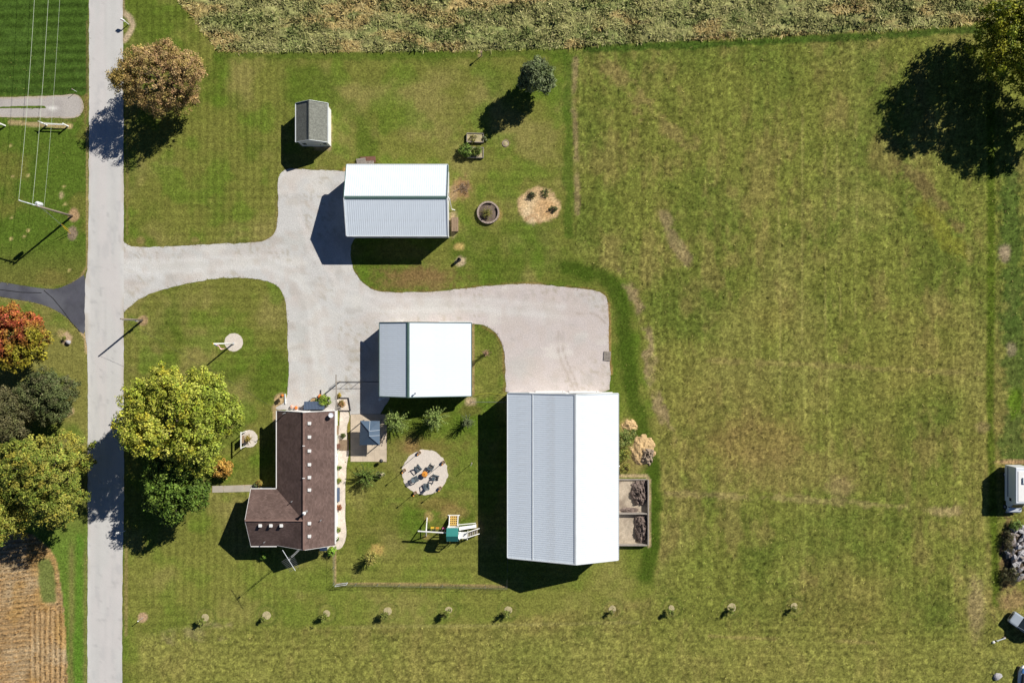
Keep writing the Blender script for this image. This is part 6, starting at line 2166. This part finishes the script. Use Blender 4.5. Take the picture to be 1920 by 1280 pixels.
MB().slab([(1.1, -0.15, 0.66), (1.1, 0.15, 0.66), (0.4, 0.28, 0.78), (0.4, -0.28, 0.78)], 0.1).build('hood', M['blue'], jb)
MB().tube([(0.35, -0.36, 0.95), (0.42, 0, 0.9), (0.35, 0.36, 0.95)], 0.025, 6).build('handlebar', M['dark_metal'], jb)
MB().box((0, 0, 0.06), (2.2, 0.9, 0.1)).build('cradle', M['wood'], jb)

# rubble
mound = heap('rubble_mound', '', *W(1906, 1036), 2.3, 4.6, 0.45, mat('rubble_earth', alb(84, 72, 58), 0.95, 0.35, 1.5, fine=0.3, bump=0.7), 12, 40, rough=0.4)
for k_ in ('label', 'category'):
    if k_ in mound: del mound[k_]
tag(mound, kind='structure')
rocks = [rock_mesh(200 + i, (random.uniform(1.0, 2.1), random.uniform(0.6, 0.95), random.uniform(0.45, 0.8)), 1) for i in range(12)]
rr = random.Random(5)
for i in range(95):
    a = rr.uniform(0, 2 * math.pi); r = math.sqrt(rr.random())
    px_ = 1909 + 25 * r * math.cos(a); py_ = 1033 + 52 * r * math.sin(a)
    if px_ < 1886 + abs(py_ - 1030) * 0.08 or px_ > 1936:
        continue
    x, y = W(px_, py_)
    z = 0.36 * max(0.0, 1 - r * r) + 0.14 + rr.uniform(0, 0.22)
    o = link('rubble_stone', rocks[i % 12], M['rock'] if i % 3 else M['rock_dark'], None, (x, y, z), rr.uniform(0, 6.28))
    o.rotation_euler = (rr.uniform(-0.5, 0.5), rr.uniform(-0.5, 0.5), rr.uniform(0, 6.28))
    s = rr.uniform(0.55, 1.25)
    o.scale = (s, s, s)
    tag(o, 'grey broken stone in the rubble heap between motorhome and car', 'stone', 'stones of the rubble heap')
BR = [(84, 88, 50), (70, 74, 44), (104, 100, 64), (96, 84, 58)]
tree('rubble_brush', 'dark scrub on the field side of the rubble heap', 1890, 1015, 0.5, 1.5, 0.05, 1.0, BR, 111, 60, 24, 0.16, 0.4, 8, 0.42, cat='scrub', r0=0.02, squash=(0.55, 1.4))
tree('rubble_brush', 'dark scrub between the rubble heap and the car', 1893, 1078, 0.5, 1.7, 0.05, 1.1, BR, 112, 80, 24, 0.16, 0.42, 8, 0.42, cat='scrub', r0=0.02, squash=(0.8, 1.2))
tree('rubble_brush', 'green bush at the motorhome end of the rubble heap', 1904, 985, 0.5, 1.0, 0.05, 1.0, PLG, 113, 40, 24, 0.16, 0.3, 6, 0.42, cat='scrub', r0=0.02)
fence('boundary_fence', 'low wire fence along the field edge near the car', [(1857, 1150), (1859, 1290)], 0.9, 2.4, 0.04, (0.3, 0.6, 0.85), False, M['dark_metal'], False)
tag(link('flat_stone', rock_mesh(300, (1.5, 1.3, 0.5)), M['rock'], None, (*W(1870, 1268), 0.1), 0.4), 'flat pale boulder beside the low wire fence', 'boulder')
tag(link('pale_stone', rock_mesh(301, (0.7, 0.45, 0.4)), M['white'], None, (*W(1862, 1203), 0.1), 0.6), 'small white stone at the low wire fence', 'stone')
tl = empty('trailer_tongue', (*W(1874, 1197), 0), 'short pale trailer tongue resting on the grass', 'trailer tongue')
MB().beam((-0.6, -0.2, 0.25), (0.7, 0.25, 0.3), 0.1, 0.1).build('bar', M['pale_trim'], tl)
MB().tube([(-0.55, -0.18, 0), (-0.55, -0.18, 0.5)], 0.05, 8).build('jack', M['pale_trim'], tl)
MB().box((0.65, 0.23, 0.13), (0.25, 0.2, 0.26)).build('block', M['block'], tl)

# ------------------------------------------------------------------ grass, hay and stubble that nobody could count
G2 = G.reshape(-1, 3)


def ground_at(x, y):
    ix = np.clip(np.searchsorted(gx, x), 1, nx - 1)
    iy = np.clip(np.searchsorted(gy, y), 1, ny - 1)
    ix = np.where(np.abs(gx[ix - 1] - x) < np.abs(gx[ix] - x), ix - 1, ix)
    iy = np.where(np.abs(gy[iy - 1] - y) < np.abs(gy[iy] - y), iy - 1, iy)
    k = iy * nx + ix
    return G2[k], Z.ravel()[k], sink.ravel()[k]


def tufts(name, label, cat, x, y, size, lean, bright, straw, straw_p, rng, blades=2, up=0.8, width=0.5):
    c, z, sk = ground_at(x, y)
    ok = sk < 0.05
    x, y, z, c = x[ok], y[ok], z[ok], c[ok]
    n = len(x)
    sz = size[0] + (size[1] - size[0]) * rng.random(n) ** 1.6
    V_, F_, C_ = [], [], []
    br = bright[0] + (bright[1] - bright[0]) * rng.random(n)
    sm = (rng.random(n) < straw_p)[:, None]
    cc = np.where(sm, c * 0.5 + np.array(alb(*straw)) * 0.5, c) * br[:, None]
    for b in range(blades):
        a = rng.random(n) * 2 * math.pi
        la = rng.random(n) * 2 * math.pi
        ll = lean * sz * (0.4 + rng.random(n))
        dx, dy = np.cos(a) * sz * width * 0.5, np.sin(a) * sz * width * 0.5
        p0 = np.stack([x - dx, y - dy, z - 0.02], -1)
        p1 = np.stack([x + dx, y + dy, z - 0.02], -1)
        tx, ty, tz = x + np.cos(la) * ll, y + np.sin(la) * ll, z + sz * up * (0.6 + 0.5 * rng.random(n))
        p2 = np.stack([tx + dx * 0.5, ty + dy * 0.5, tz], -1)
        p3 = np.stack([tx - dx * 0.5, ty - dy * 0.5, tz], -1)
        V_.append(np.stack([p0, p1, p2, p3], 1).reshape(-1, 3))
        F_.append(np.arange(4 * n).reshape(n, 4) + b * 4 * n)
        C_.append(np.repeat(cc, 4, axis=0))
    o = np_mesh(name, np.concatenate(V_), np.concatenate(F_), np.clip(np.concatenate(C_), 0.004, 0.7), M['grass_tuft'])
    return tag(o, label, cat, kind='stuff')


rg = np.random.default_rng(77)


def scatter(n, x0, x1, y0, y1, test=None):
    px = x0 + (x1 - x0) * rg.random(n); py = y0 + (y1 - y0) * rg.random(n)
    if test is not None:
        k = test(px, py)
        px, py = px[k], py[k]
    return (px - 960) * SC, (640 - py) * SC


def avoid(px, py):
    k = np.ones(len(px), bool)
    for a, b, c, d in ((960, 1160, 728, 1050), (655, 850, 300, 450), (714, 890, 600, 745), (520, 650, 760, 1030), (1150, 1218, 890, 1024), (750, 842, 838, 932), (555, 626, 190, 280)):
        k &= ~((px > a) & (px < b) & (py > c) & (py < d))
    return k


x, y = scatter(125000, 240, 1945, -20, 1300, lambda px, py: (poly_sd(px, py, FIELD) > 2) & avoid(px, py) & (vnoise(px, py, 3.5, 140) + 0.4 * vnoise(px, py, 60, 141) > 0.5))
tufts('field_grass', 'rough mown grass tufts over the big field', 'grass', x, y, (0.07, 0.24), 1.1, (0.8, 1.8), (184, 172, 108), 0.2, rg, 2, 0.4, 0.6)
x, y = scatter(60000, 300, 1945, -25, 100, lambda px, py: (poly_sd(px, py, HAY) > 1) & (fbm(px, py * 2.0, 24, 3, 142) > 0.38))
tufts('hay_growth', 'shaggy grey-green and straw growth of the hay field', 'hay', x, y, (0.12, 0.40), 1.5, (0.9, 1.7), (200, 190, 140), 0.25, rg, 2, 0.4, 0.55)
x, y = scatter(15000, 300, 1945, -25, 100, lambda px, py: (poly_sd(px, py, HAY) > 2) & (fbm(px, py * 2.2, 30, 3, 143) > 0.55))
tufts('hay_weeds', 'dark green weeds standing in the hay field', 'weeds', x, y, (0.25, 0.55), 1.0, (0.6, 1.0), (110, 130, 70), 0.5, rg, 3, 0.5, 0.6)
x, y = scatter(90000, 0, 1260, 96, 1290, lambda px, py: (poly_sd(px, py, FIELD) < -1) & (poly_sd(px, py, CROP) < 0) & avoid(px, py))
tufts('lawn_grass', 'short mown grass of the lawns', 'grass', x, y, (0.06, 0.16), 1.2, (0.8, 1.7), (170, 160, 90), 0.15, rg, 2, 0.3, 0.7)
# stubble in rows
rows_x, rows_y = [], []
for k in range(-6, 60):
    px = np.arange(-20, 128, 1.3) + rg.normal(size=len(np.arange(-20, 128, 1.3))) * 0.7
    py = 985 + k * 9.2 - px * 0.13 + rg.normal(size=len(px)) * 0.7
    q = (poly_sd(px, py, CROP) > 1.5) & (poly_sd(px, py, CROP_GREEN) < -1) & ~((py > 1142) & (px > 58)) & (rg.random(len(px)) < 0.8)
    rows_x.append(px[q]); rows_y.append(py[q])
for k in range(8):
    py = np.arange(1140, 1300, 1.3) + rg.normal(size=len(np.arange(1140, 1300, 1.3))) * 0.6
    px = 58 + k * 9.6 + rg.normal(size=len(py)) * 0.7
    q = (poly_sd(px, py, CROP) > 1.5) & (rg.random(len(px)) < 0.8)
    rows_x.append(px[q]); rows_y.append(py[q])
px = np.concatenate(rows_x); py = np.concatenate(rows_y)
tufts('crop_stubble', 'rows of brown cut crop stubble', 'stubble', (px - 960) * SC, (640 - py) * SC, (0.18, 0.38), 0.5, (0.7, 1.25), (190, 150, 90), 0.6, rg, 3, 1.0, 0.3)
# ragged grass along the edges of drive and road
ex_, ey_ = [], []
for poly in (DRIVE, ASPHALT, PULLOFF, PATIO, BED_E):
    for p in resample([Vector(q) for q in poly], 0.8):
        ex_.append(p.x); ey_.append(p.y)
for poly in (ROAD_L, ROAD_R):
    for a, b in zip(poly[:-1], poly[1:]):
        k = int((Vector(b) - Vector(a)).length / 5) + 1
        for j in range(k):
            p = Vector(a).lerp(Vector(b), j / k)
            ex_.append(p.x); ey_.append(p.y)
ex_ = np.array(ex_); ey_ = np.array(ey_)
ex_ = ex_ + rg.normal(size=len(ex_)) * 1.7
ey_ = ey_ + rg.normal(size=len(ey_)) * 1.7
k = avoid(ex_, ey_) & (poly_sd(ex_, ey_, DRIVE) < 2.6) & (poly_sd(ex_, ey_, ROAD_POLY) < 0.7) & (ex_ > -30) & (ey_ > -30) & (ey_ < 1310)
k &= ~((ex_ > 515) & (ex_ < 735) & (ey_ > 640) & (ey_ < 800))
sink[:] = 0
tufts('edge_grass', 'ragged grass creeping over the edges of drive and road', 'grass', (ex_[k] - 960) * SC, (640 - ey_[k]) * SC, (0.06, 0.2), 1.2, (0.9, 1.6), (170, 150, 96), 0.35, rg, 2, 0.3, 0.6)
